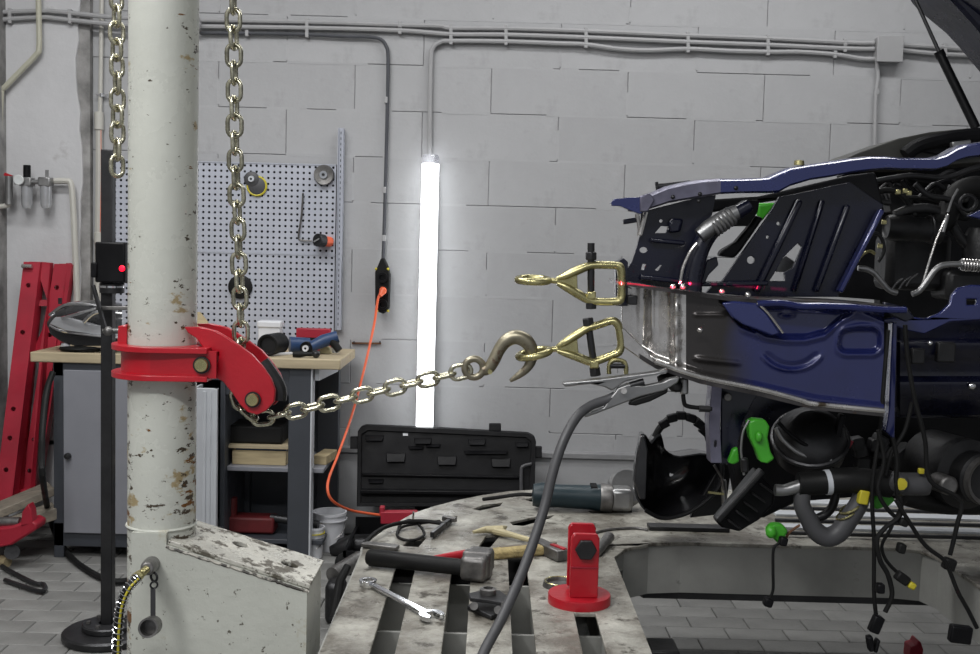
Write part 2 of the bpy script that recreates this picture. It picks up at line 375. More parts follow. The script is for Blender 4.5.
# floor of small pavers
flo = tag(MB().span((LX, -.6, -.08), (RX, WY + .02, -.022)).build('floor', 'sub', smooth=0), kind='structure')
PLn, PW = .212, .114
g = .0016; b = .003; hx = PLn / 2 - g; hy = PW / 2 - g
pv = [(sx * hx, sy * hy, -.022) for sx in (-1, 1) for sy in (-1, 1)] + [(sx * hx, sy * hy, -b) for sx in (-1, 1) for sy in (-1, 1)] + [(sx * (hx - b), sy * (hy - b), 0) for sx in (-1, 1) for sy in (-1, 1)]
pf = []
for a in (0, 4): pf += [(a, a + 4, a + 5, a + 1), (a + 2, a + 3, a + 7, a + 6), (a, a + 2, a + 6, a + 4), (a + 1, a + 5, a + 7, a + 3)]
pf.append((8, 10, 11, 9))
pme = bpy.data.meshes.new('paver'); pme.from_pydata(pv, [], pf); bm = bmesh.new(); bm.from_mesh(pme); bmesh.ops.recalc_face_normals(bm, faces=bm.faces); bm.to_mesh(pme); bm.free(); pme.materials.append(MT['floor'])
yb = PZ(640, 596, 0).y; xb = PZ(580 + 265 / 3.845, 596, 0).x
rest = MB(); cnt = 0
for j in range(-38, 8):
    yc = yb - PW / 2 + j * PW
    if yc > WY - .02: continue
    for i in range(-14, 20):
        xc = xb + i * PLn + (j % 2) * PLn * .55
        if xc < LX + .1 or xc > 3.9: continue
        z = random.uniform(-.0015, 0)
        vis = (-2.3 < xc < -.95 and 3.45 < yc < 4.75) or (.3 < xc < 1.55 and 3.4 < yc < 4.42) or (-.95 <= xc < -.4 and 3.9 < yc < 4.8)
        if vis and cnt < 300: piece('paver', pme, (xc, yc, z), flo); cnt += 1
        elif yc > .3: rest.add([(v[0] + xc, v[1] + yc, v[2] + z) for v in pv], pf)
ro = rest.build('paving', 'floor', flo, smooth=0, weld=False); ro['kind'] = 'stuff'

# ================================================================== ON THE WALL
def wp(pts, Y=None): return [P(x, y, Y or WY - .02) for x, y in pts]
def pipe(name, pts, r, mat, label, cat='pipe', group=None, Y=None, clips=(), n=6):
    t = thing(name, wp(pts, Y)[0], label, cat, group)
    MB().tube(smoothpath(wp(pts, Y), n), r, 8).build('run', mat, t)
    for c in clips:
        p = P(c[0], c[1], Y or WY - .02); MB().box(p + Vector((0, .006, 0)), (.016, .03, r * 2 + .012)).build('clip', 'conduit', t, bevel=.002)
    return t
pipe('conduit', [(200, 20), (307, 22), (400, 25), (440, 26), (451, 28), (506, 28.5), (586, 31), (688, 35.5), (768, 38.5), (845, 42.5), (874, 43)], .0105, 'conduit', 'topmost of three white conduits running along the wall to the junction box', 'conduit', 'wall conduits', clips=((307, 22), (400, 25), (451, 28), (506, 28.5), (586, 31), (688, 35.5), (768, 38.5), (845, 42.5)))
pipe('conduit', [(200, 26.5), (307, 28), (400, 30.5), (451, 34.3), (506, 34.8), (586, 37.5), (688, 42), (768, 45), (845, 48.5), (874, 49)], .0105, 'conduit', 'middle of three white conduits running along the wall to the junction box', 'conduit', 'wall conduits', clips=((307, 28), (400, 30.5), (451, 34.3), (506, 34.8), (586, 37.5), (688, 42), (768, 45), (845, 48.5)))
pipe('conduit', [(430, 172), (430, 110), (431, 60), (433, 48), (440, 42.5), (451, 41), (506, 41.5), (560, 43.5), (586, 44.5), (620, 49), (650, 50.3), (688, 49), (730, 51), (768, 52), (800, 52), (835, 54.5), (860, 58.5), (875, 59)], .0105, 'conduit', 'lowest white conduit bending down behind the lit tube lamp', 'conduit', 'wall conduits', clips=((451, 41), (506, 41.5), (586, 44.5), (688, 49), (768, 52), (835, 54.5)))
pipe('conduit', [(899, 45), (940, 47), (980, 51), (1040, 55)], .0105, 'conduit', 'upper white conduit leaving the junction box to the right', 'conduit', 'wall conduits', clips=((945, 47),))
pipe('conduit', [(899, 50), (940, 54), (980, 56), (1040, 60)], .0105, 'conduit', 'lower white conduit leaving the junction box to the right', 'conduit', 'wall conduits', clips=((945, 54),))
pipe('conduit', [(877, 62), (878, 78), (876, 95), (875, 130), (874, 200)], .009, 'conduit', 'thin white conduit running straight down from the junction box', 'conduit', 'wall conduits', clips=((877, 92),))
pipe('cable', [(200, 33), (260, 33.5), (307, 34.5), (345, 36.5), (368, 37), (380, 39), (386, 46), (388, 60), (387, 120), (385, 200), (383, 262)], .008, 'cablegrey', 'dark grey cable running along the wall and down to the hanging socket strip', 'cable', clips=((247, 33.3), (307, 34.5), (386, 100), (384.5, 190), (384, 238)))
pipe('conduit', [(-20, 13), (40, 11), (60, 12), (110, 17), (135, 18), (200, 20)], .0105, 'conduit', 'upper of two white conduits at the top left behind the column', 'conduit', 'wall conduits', Y=WY - .07, clips=((10, 12), (70, 13)))
pipe('conduit', [(-20, 21), (40, 17.5), (60, 19), (110, 24), (135, 25), (200, 26)], .0105, 'conduit', 'lower of two white conduits at the top left behind the column', 'conduit', 'wall conduits', Y=WY - .07, clips=((10, 19.5), (70, 20)))
pipe('pipe', [(38, -20), (39, 25), (39, 48), (35, 56), (6, 86), (1, 95), (0, 150), (0, 215)], .013, 'beige', 'beige pipe coming down the left pilaster with a diagonal kink', 'pipe', Y=WY - .085, n=5)
pipe('pipe', [(102, -20), (101, 60), (100, 118)], .010, 'whitepipe', 'thin white water pipe hanging beside the left chain, upper section', 'pipe')
t = pipe('pipe', [(99, 116), (99, 180), (98, 250), (97, 330)], .016, 'whitepipe', 'thicker white water pipe with an orange stripe beside the pilaster', 'pipe')
MB().tube(wp([(101, 130), (101, 180), (100, 248)], WY - .037), .0012, 6).build('stripe', 'orange', t)
MB().cyl(P(99, 112, WY - .02), P(99, 130, WY - .02), .021).build('socket_joint', 'whitepipe', t, bevel=.003)
MB().cyl(P(99, 232, WY - .02), P(99, 244, WY - .02), .022).build('socket_joint', 'whitepipe', t, bevel=.003)
t = thing('pipe_clamp', P(102, 95, WY - .02), 'small shiny clamp holding the thin white water pipe to the wall', 'clamp')
MB().cyl(P(102, 93.5, WY - .02), P(102, 97, WY - .02), .0125).build('band', 'chrome', t)
MB().bar(P(96, 95, WY - .025), P(108, 95, WY - .025), .012, .008).build('ear', 'chrome', t)
# junction box
t = thing('junction_box', P(886, 63, WY), 'square white junction box where the wall conduits meet', 'box')
a, c = P(873, 63, WY), P(899, 39, WY)
MB().span((a.x, WY, a.z), (c.x, WY - .05, c.z)).build('body', 'conduit', t, bevel=.004)
MB().span((a.x - .003, WY - .05, a.z - .003), (c.x + .003, WY - .058, c.z + .003)).build('lid', 'conduit', t, bevel=.003)
# air filter unit
t = thing('air_filter_regulator', P(25, 212, WY - .12), 'compressed air filter and regulator with gauge on the left wall', 'regulator')
Y = WY - .12
for x in (27, 46):
    MB().lathe([(0, 0), (m(4, Y), .004), (m(5.2, Y), .02), (m(5.5, Y), m(20, Y)), (m(6, Y), m(24, Y)), (0, m(24, Y))], P(x, 209, Y)).build('bowl', 'glass', t)
    MB().box(P(x, 182, Y), (m(12, Y), m(12, Y), m(9, Y))).build('head', 'alu', t, bevel=.005)
MB().cyl(P(15, 182, Y), P(52, 182, Y), m(2.5, Y)).build('manifold', 'alu', t)
MB().lathe([(0, 0), (m(4.8, Y), 0), (m(5, Y), .012), (m(4.4, Y), .014), (0, .012)], P(19.5, 180, Y - .035), (0, -1, 0)).build('gauge', 'screen', t)
MB().cyl(P(27, 178, Y), P(27, 165, Y), m(3.6, Y)).build('knob', 'black', t, bevel=.003)
MB().cyl(P(47, 178, Y), P(47, 170, Y), m(1.6, Y)).build('fitting', 'alu', t)
MB().cyl(P(9, 205, Y), P(9, 176, Y), m(3.8, Y)).build('valve', 'alu', t, bevel=.003)
MB().bar(P(5, 174, Y), P(12, 177, Y), m(4, Y), m(3, Y)).build('valve_handle', 'red', t)
for x in (27, 46): MB().cyl(P(x, 182, Y), P(x, 182, WY - .04), .008).build('bracket', 'alu', t)
pipe('pipe', [(52, 181), (66, 181), (71, 184), (73, 205), (75, 250), (77, 300), (78, 350)], .014, 'whitepipe', 'white pipe leaving the air filter and running down the pilaster', 'pipe', Y=WY - .09, n=5)
pipe('pipe', [(-10, 207), (5, 206), (9, 203)], .012, 'whitepipe', 'short white pipe entering the air filter from the left', 'pipe', Y=Y, n=4)

# pegboard
pb = thing('pegboard', P(230, 345, WY - .03), 'grey perforated tool board on the wall above the workbench', 'pegboard')
YB = WY - .035; sp = .0267
x0, x1 = P(112, 250, YB).x, P(335, 250, YB).x
for (yt, ybm) in ((162, 251.3), (252.3, 347)):
    zt = P(230, yt, YB).z; zb = P(230, ybm, YB).z; mb = MB()
    nc = int((x1 - x0) / sp); nr = round((zt - zb) / sp); sx = (x1 - x0) / nc; sz = (zt - zb) / nr; rh = .006
    for i in range(nc):
        for j in range(nr):
            cx = x0 + (i + .5) * sx; cz = zb + (j + .5) * sz
            ov = [(cx + a * sx / 2, YB, cz + b * sz / 2) for a, b in ((1, 0), (1, 1), (0, 1), (-1, 1), (-1, 0), (-1, -1), (0, -1), (1, -1))]
            iv = [(cx + rh * math.cos(math.pi * k / 4), YB, cz + rh * math.sin(math.pi * k / 4)) for k in range(8)]
            dv = [(x_, YB + .004, z_) for x_, _, z_ in iv]
            mb.add(ov + iv + dv, [(k, (k + 1) % 8, 8 + (k + 1) % 8, 8 + k) for k in range(8)] + [(8 + k, 8 + (k + 1) % 8, 16 + (k + 1) % 8, 16 + k) for k in range(8)])
    mb.build('perforated_panel', 'peg', pb, smooth=0)
    fr = MB()
    for (p, q) in (((x0, zt), (x1, zt)), ((x0, zb), (x1, zb))): fr.span((p[0], YB - .003, p[1] - .004), (q[0], YB + .02, p[1] + .001))
    fr.build('panel_edge', 'peg', pb, smooth=0)
MB().span((x0, YB + .012, P(230, 347, YB).z), (x1, YB + .02, P(230, 162, YB).z)).build('peg_shade_sheet', 'dark', pb, smooth=0)  # dark sheet standing in for the shade behind the holes
xr = P(339.5, 250, YB).x; za, zc = P(339, 330, YB).z, P(339, 128, YB).z
mb = MB(); mb.span((xr - .014, YB - .012, za), (xr - .011, WY, zc)); mb.span((xr + .008, YB - .012, za), (xr + .011, WY, zc)); mb.span((xr - .014, YB, za), (xr + .011, YB + .003, zc))
mb.build('upright_rail', 'peg', pb, smooth=0)
mb = MB()
z = za + .02
while z < zc - .02: mb.span((xr - .003, YB - .0006, z), (xr, YB + .001, z + .012)); z += .025
mb.build('rail_slots', 'dark', pb, smooth=0)['kind'] = 'stuff'
# tools on the pegboard
YT = YB - .012
def disc(name, x, y, r, label, mat, cat, hub=None, edge=None):
    t = thing(name, P(x, y, YT), label, cat); R = m(r, YT)
    MB().lathe([(R * .2, -.012), (R * .25, .006), (R * .8, .004), (R, .0), (R, -.012), (R * .2, -.012)], P(x, y, YT), (0, -1, 0)).build('disc', mat, t)
    if hub: MB().lathe([(R * .16, -.01), (R * .16, .014), (R * .38, .014), (R * .42, .004)], P(x, y, YT), (0, -1, 0)).build('hub', hub, t)
    MB().cyl(P(x, y, YT) + Vector((0, .02, 0)), P(x, y, YT) + Vector((0, -.016, 0)), R * .14).build('peg', 'darksteel', t)
    return t
disc('grinding_disc', 251.5, 179, 7.5, 'dark grinding disc with a white hub hung top centre of the pegboard', 'greyrubber', 'disc', 'whitemetal')
t = thing('flap_disc', P(257, 186, YB - .03), 'round sanding disc with a yellow rim partly under the grinding disc', 'disc'); q = P(257, 186, YB - .004)
MB().lathe([(0, 0), (m(9, YT), 0), (m(9.6, YT), .004), (m(8, YT), .008), (0, .008)], q, (0, -1, 0)).build('pad', 'greyrubber', t)
MB().ring(q + Vector((0, -.003, 0)), m(9.3, YT), .005, (0, 1, 0)).build('rim', 'yellow', t)
t = thing('brush_disc', P(324, 176, YT), 'round wire brush wheel hung at the top right of the pegboard', 'brush'); q = P(324, 175, YT)
MB().lathe([(m(3, YT), -.008), (m(4, YT), .012), (m(9.5, YT), .016), (m(10.3, YT), .0), (m(9.5, YT), -.01), (m(3, YT), -.008)], q, (0, -1, 0), 40).build('bristles', 'bristle', t).data.materials[0] = MT['worn']
MB().lathe([(m(1.6, YT), 0), (m(1.6, YT), .022), (m(3.8, YT), .022), (m(4.2, YT), .010)], q, (0, -1, 0)).build('hub', 'chrome', t)
MB().cyl(q + Vector((0, .02, 0)), q + Vector((0, -.018, 0)), .006).build('peg', 'darksteel', t)
t = thing('hex_key', P(300, 240, YT), 'thin L shaped steel hex key hanging on the pegboard', 'key')
MB().tube(smoothpath([P(303, 193, YT), P(301.5, 215, YT), P(298.5, 236, YT), P(301, 240, YT), P(312, 241, YT)], 5), .0045, 6).build('shaft', 'worn', t)
MB().cyl(P(303, 195, YB - .02), P(303, 195, YB + .01), .004).build('peg', 'darksteel', t)
t = thing('hole_saw', P(319, 246, YT), 'dark cup shaped hole saw with an orange body on the pegboard', 'tool')
a = P(317, 240, YB - .07); c = P(331, 242, YB + .002)
MB().cyl(a, a.lerp(c, .45), m(6.5, YT), seg=24).build('cup', 'darksteel', t, bevel=.003)
MB().cyl(a.lerp(c, .45), a.lerp(c, .95), m(5, YT), seg=24).build('body', 'orange', t, bevel=.003)
MB().bar(a + Vector((-.014, -.004, -.008)), a + Vector((.014, -.004, .008)), .006, .006).build('slot', 'alu', t)
disc('rubber_backing_disc', 240, 287, 12, 'large dark rubber disc hanging behind the chain on the pegboard', 'rubber', 'disc', 'darksteel')

# hanging socket strip with orange plug
Y = WY - .05
t = thing('socket_strip', P(382, 315, Y), 'black three way socket strip hanging on its cable on the wall', 'socket')
MB().slab(wp([(381, 258), (384, 258), (388, 267), (390, 275), (389, 308), (384, 314), (378, 312), (375, 305), (375, 272), (378, 265)], Y - .02), (0, .05, 0)).build('body', 'rubber', t, bevel=.006)
for y in (277.5, 291, 304.5):
    MB().lathe([(0, .0), (m(3, Y), 0), (m(3.2, Y), .012), (m(5.2, Y), .012), (m(5.4, Y), -.005)], P(382.5, y, Y - .024), (0, -1, 0)).build('outlet', 'black', t)
for x, y in ((376, 269), (388, 269), (377, 311), (388, 311)): MB().ball(P(x, y, Y - .02), (.006, .006, .006), 8, 6).build('screw', 'yellow', t)
t = thing('extension_cord', P(395, 516, 4.7), 'orange extension cord hanging from the socket strip to the floor', 'cord')
cp = [P(383, 291, Y - .05), P(378, 299, Y - .07), P(374, 325, Y - .09), P(364, 370, 4.85), P(352, 415, 4.75), P(338, 455, 4.6), P(329, 478, 4.45), P(328, 492, 4.4), P(334, 502, 4.42), P(350, 510, 4.55), P(372, 514, 4.65), P(392, 516, 4.7)]
MB().tube(smoothpath(cp, 8), .0058, 8).build('cord', 'orange', t)
MB().tube([P(383, 290.5, Y - .03), P(383, 291, Y - .052), P(380, 296, Y - .068)], [m(4, Y), m(3.6, Y), m(1.8, Y)], 14).build('plug', 'orange', t)

# leaning lit work light
HA = (-48, 48)
t = thing('tube_work_light', P(424, 500, WY - .10), 'lit white tube work light leaning upright against the wall', 'lamp')
a, c = P(424.2, 437, WY - .105), P(430.5, 164, WY - .048)
MB().cyl(a, c, m(8.6, WY - .1), seg=24).build('glowing_tube', 'tube', t)
d = (c - a).normalized()
MB().lathe([(m(8.9, WY - .1), 0), (m(8.9, WY - .1), (c - a).length), (m(9.8, WY - .1), (c - a).length), (m(9.8, WY - .1), 0)], a, d, 20, *HA).build('back_housing', 'whitemetal', t)
MB().lathe([(m(8.6, WY - .1), 0), (m(8.8, WY - .1), .03), (m(7.5, WY - .1), .04), (0, .042)], c, d).build('end_cap', 'clear', t)
MB().cyl(a - d * .02 - d * .42, a - d * 0, m(8, WY - .1), seg=20).build('handle', 'rubber', t)

# ================================================================== WORKBENCH
BY, BB, BZ = 4.55, 5.045, .872
t = thing('workbench', (-1.25, 4.8, 0), 'grey metal workbench with a wooden top under the pegboard', 'workbench')
bl, br = P(30, 355, BY).x, P(338, 360, BY).x
MB().span((bl, BY, BZ - .042), (br + .01, BB, BZ)).build('bench_top', 'wood', t, bevel=.004)
zb = .06
cl, cr = P(52, 400, BY).x, P(224, 400, BY).x
# cabinet carcass
mb = MB()
mb.span((cl, BY + .02, zb), (cl + .02, BB - .03, BZ - .042)); mb.span((cr - .02, BY + .02, zb), (cr, BB - .03, BZ - .042))
mb.span((cl, BB - .05, zb), (cr, BB - .03, BZ - .042)); mb.span((cl, BY + .02, zb), (cr, BB - .03, zb + .02)); mb.build('carcass', 'benchgrey', t, bevel=.002)
mb = MB(); wdt = .042
mb.span((cl, BY + .015, .0), (cl + wdt, BY + .03, BZ - .042)); mb.span((cl, BY + .015, BZ - .10), (cr, BY + .03, BZ - .042)); mb.span((cl, BY + .015, 0.05), (cr, BY + .03, .15)); mb.build('face_frame', 'benchgrey', t, bevel=.002)
dl = P(63, 400, BY).x; dz0, dz1 = P(63, 533, BY).z, P(63, 370, BY).z
dr = MB().span((dl, BY + .002, dz0), (P(196, 400, BY).x, BY + .016, dz1)).build('door', 'doorgrey', t, bevel=.003)
q = P(68, 456, BY - .005)
MB().lathe([(0, .02), (.010, .018), (.014, .01), (.014, 0), (.0, 0)], q, (0, -1, 0)).build('lock', 'darksteel', dr)
# open white door end-on beside the column
ox0, ox1 = P(199, 460, BY).x, P(224, 460, BY).x
pz = P(210, 388, BY - .1).z
mb = MB().span((ox0, BY - .12, .02), (ox1, BY - .10, pz)); mb.span((ox1 - .012, BY - .128, .02), (ox1, BY - .10, pz)); mb.span((ox0 + .045, BY - .126, .05), (ox0 + .06, BY - .12, pz - .01)); mb.span((ox0 + .075, BY - .124, .05), (ox0 + .08, BY - .12, pz - .01)); mb.span((ox0, BY - .10, .02), (ox0 + .01, BY + .02, pz))
mb.build('open_door', 'whitemetal', t, bevel=.003)
def leg(xp0, xp1, y0, y1, mat='benchgrey'):
    a, c = P(xp0, 450, y0).x, P(xp1, 450, y0).x
    return MB().span((a, y0, 0), (c, y1, BZ - .042)).build('leg', mat, t, bevel=.003)
leg(288, 310, BY + .02, BY + .06)
a = P(310, 450, BY + .02).x; MB().span((a, BY + .018, .0), (a + .006, BY + .09, BZ - .042)).build('leg_flange', 'whitemetal', t)
leg(317, 338, BB - .09, BB - .04); leg(232, 250, BB - .09, BB - .04)
MB().bar((a + .02, BY + .05, BZ - .07), (br - .06, BB - .05, BZ - .07), .02, .05).build('top_rail', 'whitemetal', t)
MB().span((cr - .02, BY + .03, BZ - .16), (a, BY + .05, BZ - .042)).build('front_rail', 'benchgrey', t)
MB().span((cr - .02, BB - .05, .05), (P(338, 450, BB).x, BB - .035, BZ - .05)).build('back_panel', 'benchgrey', t)
for zz, nm in ((P(260, 470, BY).z, 'shelf'), (.09, 'shelf')):
    MB().span((cr, BY + .06, zz - .02), (P(338, 450, BB).x, BB - .05, zz)).build(nm, 'doorgrey' if zz > .2 else 'benchgrey', t, bevel=.003)
SZ = P(260, 470, BY).z
t2 = tag(MB().span((P(232, 460, BY + .1).x, BY + .10, SZ), (P(286, 460, BY + .1).x, BY + .3, SZ + m(15, BY))).build('wooden_box', 'woodraw', bevel=.003), 'long pale wooden box lying on the middle shelf of the workbench', 'box')
tag(MB().span((P(228, 452, BY + .1).x, BY + .09, SZ + m(17.5, BY)), (P(290, 452, BY + .1).x, BY + .33, SZ + m(21, BY))).build('thin_board', 'wood', bevel=.001), 'thin pale board lying above the wooden box on the bench shelf', 'board')
tag(MB().span((P(235, 452, BY + .1).x, BY + .11, SZ + m(15, BY)), (P(286, 452, BY + .1).x, BY + .3, SZ + m(17.5, BY))).build('folder', 'blueplastic'), 'flat dark blue folder between box and board on the shelf', 'folder')
tag(MB().bar((-.72, BY + .14, SZ + .02), (-.695, BY + .30, SZ + .02), .06, .04).build('wood_block', 'woodraw', bevel=.003), 'short block of pale wood at the right end of the shelf', 'block')
tag(MB().span((P(232, 440, BY + .2).x, BY + .12, SZ + m(21, BY)), (P(286, 440, BY + .2).x, BY + .3, SZ + m(40, BY))).build('storage_case', 'rubber', bevel=.01), 'dark flat storage case on top of the thin board on the shelf', 'case')
# bottom-shelf red things
tt = thing('hydraulic_jack', (-1.0, 4.7, .09), 'red hydraulic jack lying in the dark under the workbench', 'jack')
MB().box((-1.02, 4.72, .13), (.22, .10, .07)).build('body', 'redshade', tt, bevel=.01); MB().cyl((-.93, 4.70, .16), (-.72, 4.68, .14), .018).build('ram', 'darksteel', tt); MB().cyl((-1.1, 4.72, .16), (-1.1, 4.72, .24), .02).build('release_valve', 'redshade', tt)

# buckets
def bucket(x, y, r, h, label, lip='bucket'):
    t = thing('bucket', (x, y, 0), label, 'bucket', 'white buckets')
    MB().lathe([(0, .0), (r * .8, 0), (r * .95, h * .93), (r, h * .93), (r, h), (r * .92, h), (r * .78, .01), (0, .01)], (x, y, 0.001)).build('pail', 'bucket', t)
    MB().lathe([(r * .97, h * .80), (r * 1.04, h * .80), (r * 1.04, h * .83), (r * .97, h * .83)], (x, y, 0)).build('rim_band', lip, t)
    u = [(x + r * 1.02 * math.cos(a_), y - abs(r * .25 * math.sin(a_)) - r * .55 * math.sin(a_), h * .8 - .5 * h * math.sin(a_)) for a_ in [math.pi * k / 14 for k in range(15)]]
    MB().tube(u, .0018, 6).build('handle', 'steel', t)
    return t
q = PZ(329, 549, 0); bucket(q.x, q.y, .076, .17, 'larger white plastic bucket beside the bench leg')
q = PZ(314, 556, 0); bucket(q.x, q.y - .02, .047, .135, 'smaller white bucket with a yellow rim at the bench leg', 'yellow')

# ---- things on the bench top
Y = 4.68
t = thing('headlight', P(75, 347, Y), 'car headlight with clear lens lying on the workbench', 'headlight')
def HP(x, y, dy): return P(x, y, Y + dy)
mb = MB(); prof = [(47, 322, 2), (50, 317, 7), (57, 310, 12), (67, 304, 16), (78, 301, 19), (92, 300, 22), (108, 301, 24), (122, 303, 22)]
# lens: loft of ellipses
rings = []; fs = []; n = 12
for i, (x, yt, h) in enumerate(prof):
    for k in range(n):
        a_ = math.pi * k / (n - 1); rings.append(P(x, yt + h * 2 * (1 - math.cos(a_)) / 2 * .95, Y - m(h, Y) * .9 * math.sin(a_)))
for i in range(len(prof) - 1):
    for k in range(n - 1): fs.append((i * n + k, (i + 1) * n + k, (i + 1) * n + k + 1, i * n + k + 1))
mb.add(rings, fs); mb.build('lens', 'headlens', t, smooth=60)
mb = MB(); mb.slab(wp([(48, 327), (60, 331), (90, 336), (125, 338), (125, 346), (75, 346), (60, 341), (50, 334)], Y - .06), (0, .13, 0)); mb.build('housing', 'blackgloss', t, bevel=.008)
MB().tube(smoothpath([HP(50, 315, -.07), HP(66, 305, -.11), HP(90, 305, -.13), HP(118, 310, -.12)], 6), .008, 8).build('chrome_trim', 'chrome', t)
MB().tube(smoothpath([HP(50, 326, -.05), HP(62, 331, -.09), HP(90, 335, -.12), HP(122, 338, -.12)], 6), .006, 8).build('lower_trim', 'chrome', t)
MB().slab(wp([(49, 324), (55, 317), (70, 318), (96, 325), (125, 330), (125, 337), (90, 334), (62, 330)], Y - .125), (0, .03, 0)).build('crystal_band', 'glass', t, bevel=.004)
MB().tube(smoothpath([HP(62, 318, -.13), HP(84, 312, -.16), HP(112, 304, -.15)], 6), .006, 8).build('chrome_trim', 'chrome', t)
MB().tube(smoothpath([HP(84, 322, -.14), HP(94, 313, -.16), HP(110, 310, -.15)], 6), .008, 8).build('chrome_trim', 'chrome', t)
MB().cyl(P(60, 304, Y - .03), P(60, 298, Y - .03), .008).build('mounting_stud', 'darksteel', t)
t = tag(MB().ball((P(80, 345, 4.6).x, 4.60, BZ + .012), (.09, .035, .013), 20, 10, noise=.18).build('rag', 'rubber', smooth=80), 'crumpled dark work glove in front of the headlight', 'glove')
tag(MB().ball((P(62, 340, 4.60).x, 4.64, BZ + .018), (.022, .02, .018), 12, 8, noise=.15).build('crumpled_tissue', 'bucket', smooth=80), 'small crumpled white tissue left of the glove', 'tissue')
Y = 4.66
t = thing('black_can', P(268, 352, Y), 'black cylinder lying on its side on the bench behind the chain', 'can')
MB().lathe([(m(8, Y), .004), (m(8.6, Y), 0), (m(11, Y), 0), (m(11, Y), .12), (0, .12)], (P(269, 342, Y).x, Y - .04, BZ + m(11, Y)), (.25, 1, 0)).build('shell', 'rubber', t, bevel=.002)
MB().lathe([(0, .012), (m(8, Y), .012), (m(8.2, Y), .004)], (P(269, 342, Y).x, Y - .04, BZ + m(11, Y)), (.25, 1, 0)).build('recessed_face', 'darksteel', t)
MB().cyl((P(281, 346, Y).x + .02, Y + .09, BZ + .04), (P(305, 345, Y).x, Y + .12, BZ + .04), .035, .028).build('neck', 'blueplastic', t)
t = thing('paper_box', P(268, 340, 4.85), 'small crumpled white box standing at the back of the bench', 'box')
MB().span((P(258, 330, 4.88).x, 4.88, BZ), (P(280, 330, 4.88).x, 4.95, BZ + .125)).build('box', 'bucket', t, bevel=.006); MB().span((P(257, 330, 4.88).x, 4.875, BZ + .10), (P(281, 330, 4.88).x, 4.955, BZ + .13)).build('lid', 'bucket', t, bevel=.006)
t = thing('polisher', P(305, 347, 4.75), 'pneumatic tool with a white-centred black disc on the bench', 'tool')
q = (P(305.5, 345, 4.7).x, 4.70, BZ + m(7, 4.7))
MB().lathe([(0, 0), (m(3, 4.7), 0), (m(3.2, 4.7), -.004), (m(6.5, 4.7), -.004), (m(6.8, 4.7), -.02), (0, -.02)], q, (-.2, -1, 0)).build('disc', 'black', t)
MB().lathe([(m(1.2, 4.7), .003), (m(3.2, 4.7), .004), (m(3.2, 4.7), -.004)], q, (-.2, -1, 0)).build('hub', 'bucket', t)
MB().tube([Vector(q) + Vector((.01, .02, 0)), Vector(q) + Vector((.07, .05, .03)), Vector(q) + Vector((.13, .06, .05))], [.022, .028, .026], 14).build('motor', 'blueplastic', t)
MB().tube([Vector(q) + Vector((.10, .05, .04)), Vector(q) + Vector((.14, .04, -.01))], [.02, .016], 12).build('grip', 'rubber', t)
t = thing('tool_tray', P(300, 336, 4.95), 'low red tool tray behind the polisher on the bench', 'tray')
MB().span((P(296, 337, 4.9).x, 4.90, BZ), (P(330, 337, 4.9).x, 4.94, BZ + .10)).build('tray', 'reddull', t, bevel=.004); MB().span((P(297, 337, 4.9).x, 4.898, BZ + .03), (P(329, 337, 4.9).x, 4.90, BZ + .06)).build('front', 'rubber', t)
t = thing('ratchet', P(305, 354, 4.6), 'short black ratchet tool with ball ends lying at the front of the bench', 'ratchet')
a = Vector((P(293, 356, 4.6).x, 4.6, BZ + .014)); c = Vector((P(316, 355, 4.6).x, 4.60, BZ + .017))
MB().tube([a, a.lerp(c, .3), a.lerp(c, .6), c], [.012, .014, .009, .010], 12).build('handle', 'rubber', t); MB().ball(c, (.018, .018, .016)).build('head', 'darksteel', t)
tag(MB().bar((P(270, 356, 4.63).x, 4.63, BZ + .006), (P(292, 353, 4.72).x, 4.72, BZ + .006), .012, .012).build('paint_marker', 'bucket', bevel=.003), 'white marker pen lying on the bench left of the ratchet', 'marker')
tag(MB().lathe([(0, 0), (.018, 0), (.018, .05), (.008, .055), (0, .056)], (P(335, 345, 4.85).x + .0, 4.85, BZ)).build('small_jar', 'glass'), 'small clear jar at the right end of the bench', 'jar')
tag(MB().slab([(P(325, 350, 4.78).x + a_ * .06, 4.78, BZ + b_ * .06) for a_, b_ in ((-.5, 0), (.5, 0), (.35, .45), (-.1, .7), (-.4, .3))], (0, .04, 0)).build('plastic_bag', 'brass', bevel=.006), 'small crumpled yellowish bag beside the blue tool on the bench', 'bag')
t = thing('cardboard_piece', P(202, 325, 4.98), 'yellowish triangular sheet leaning on the pegboard beside the column', 'sheet')
MB().slab([P(196, 343, 4.98), P(212, 343, 4.98), P(208, 322, 5.02), P(200, 312, 5.04), P(196, 312, 5.04)], (0, .006, 0)).build('sheet', 'woodraw', t)
# small rail on the wall right of the bench
t = thing('wall_bracket', P(366, 345, WY), 'short thin metal rail on the wall between bench and tube light', 'rail')
MB().bar(P(352, 343, WY - .006), P(381, 343.5, WY - .006), .012, .008).build('rail', 'rust', t)
for x in (354, 380): MB().cyl(P(x, 342, WY - .02), P(x, 342, WY + .005), .004).build('screw', 'darksteel', t)

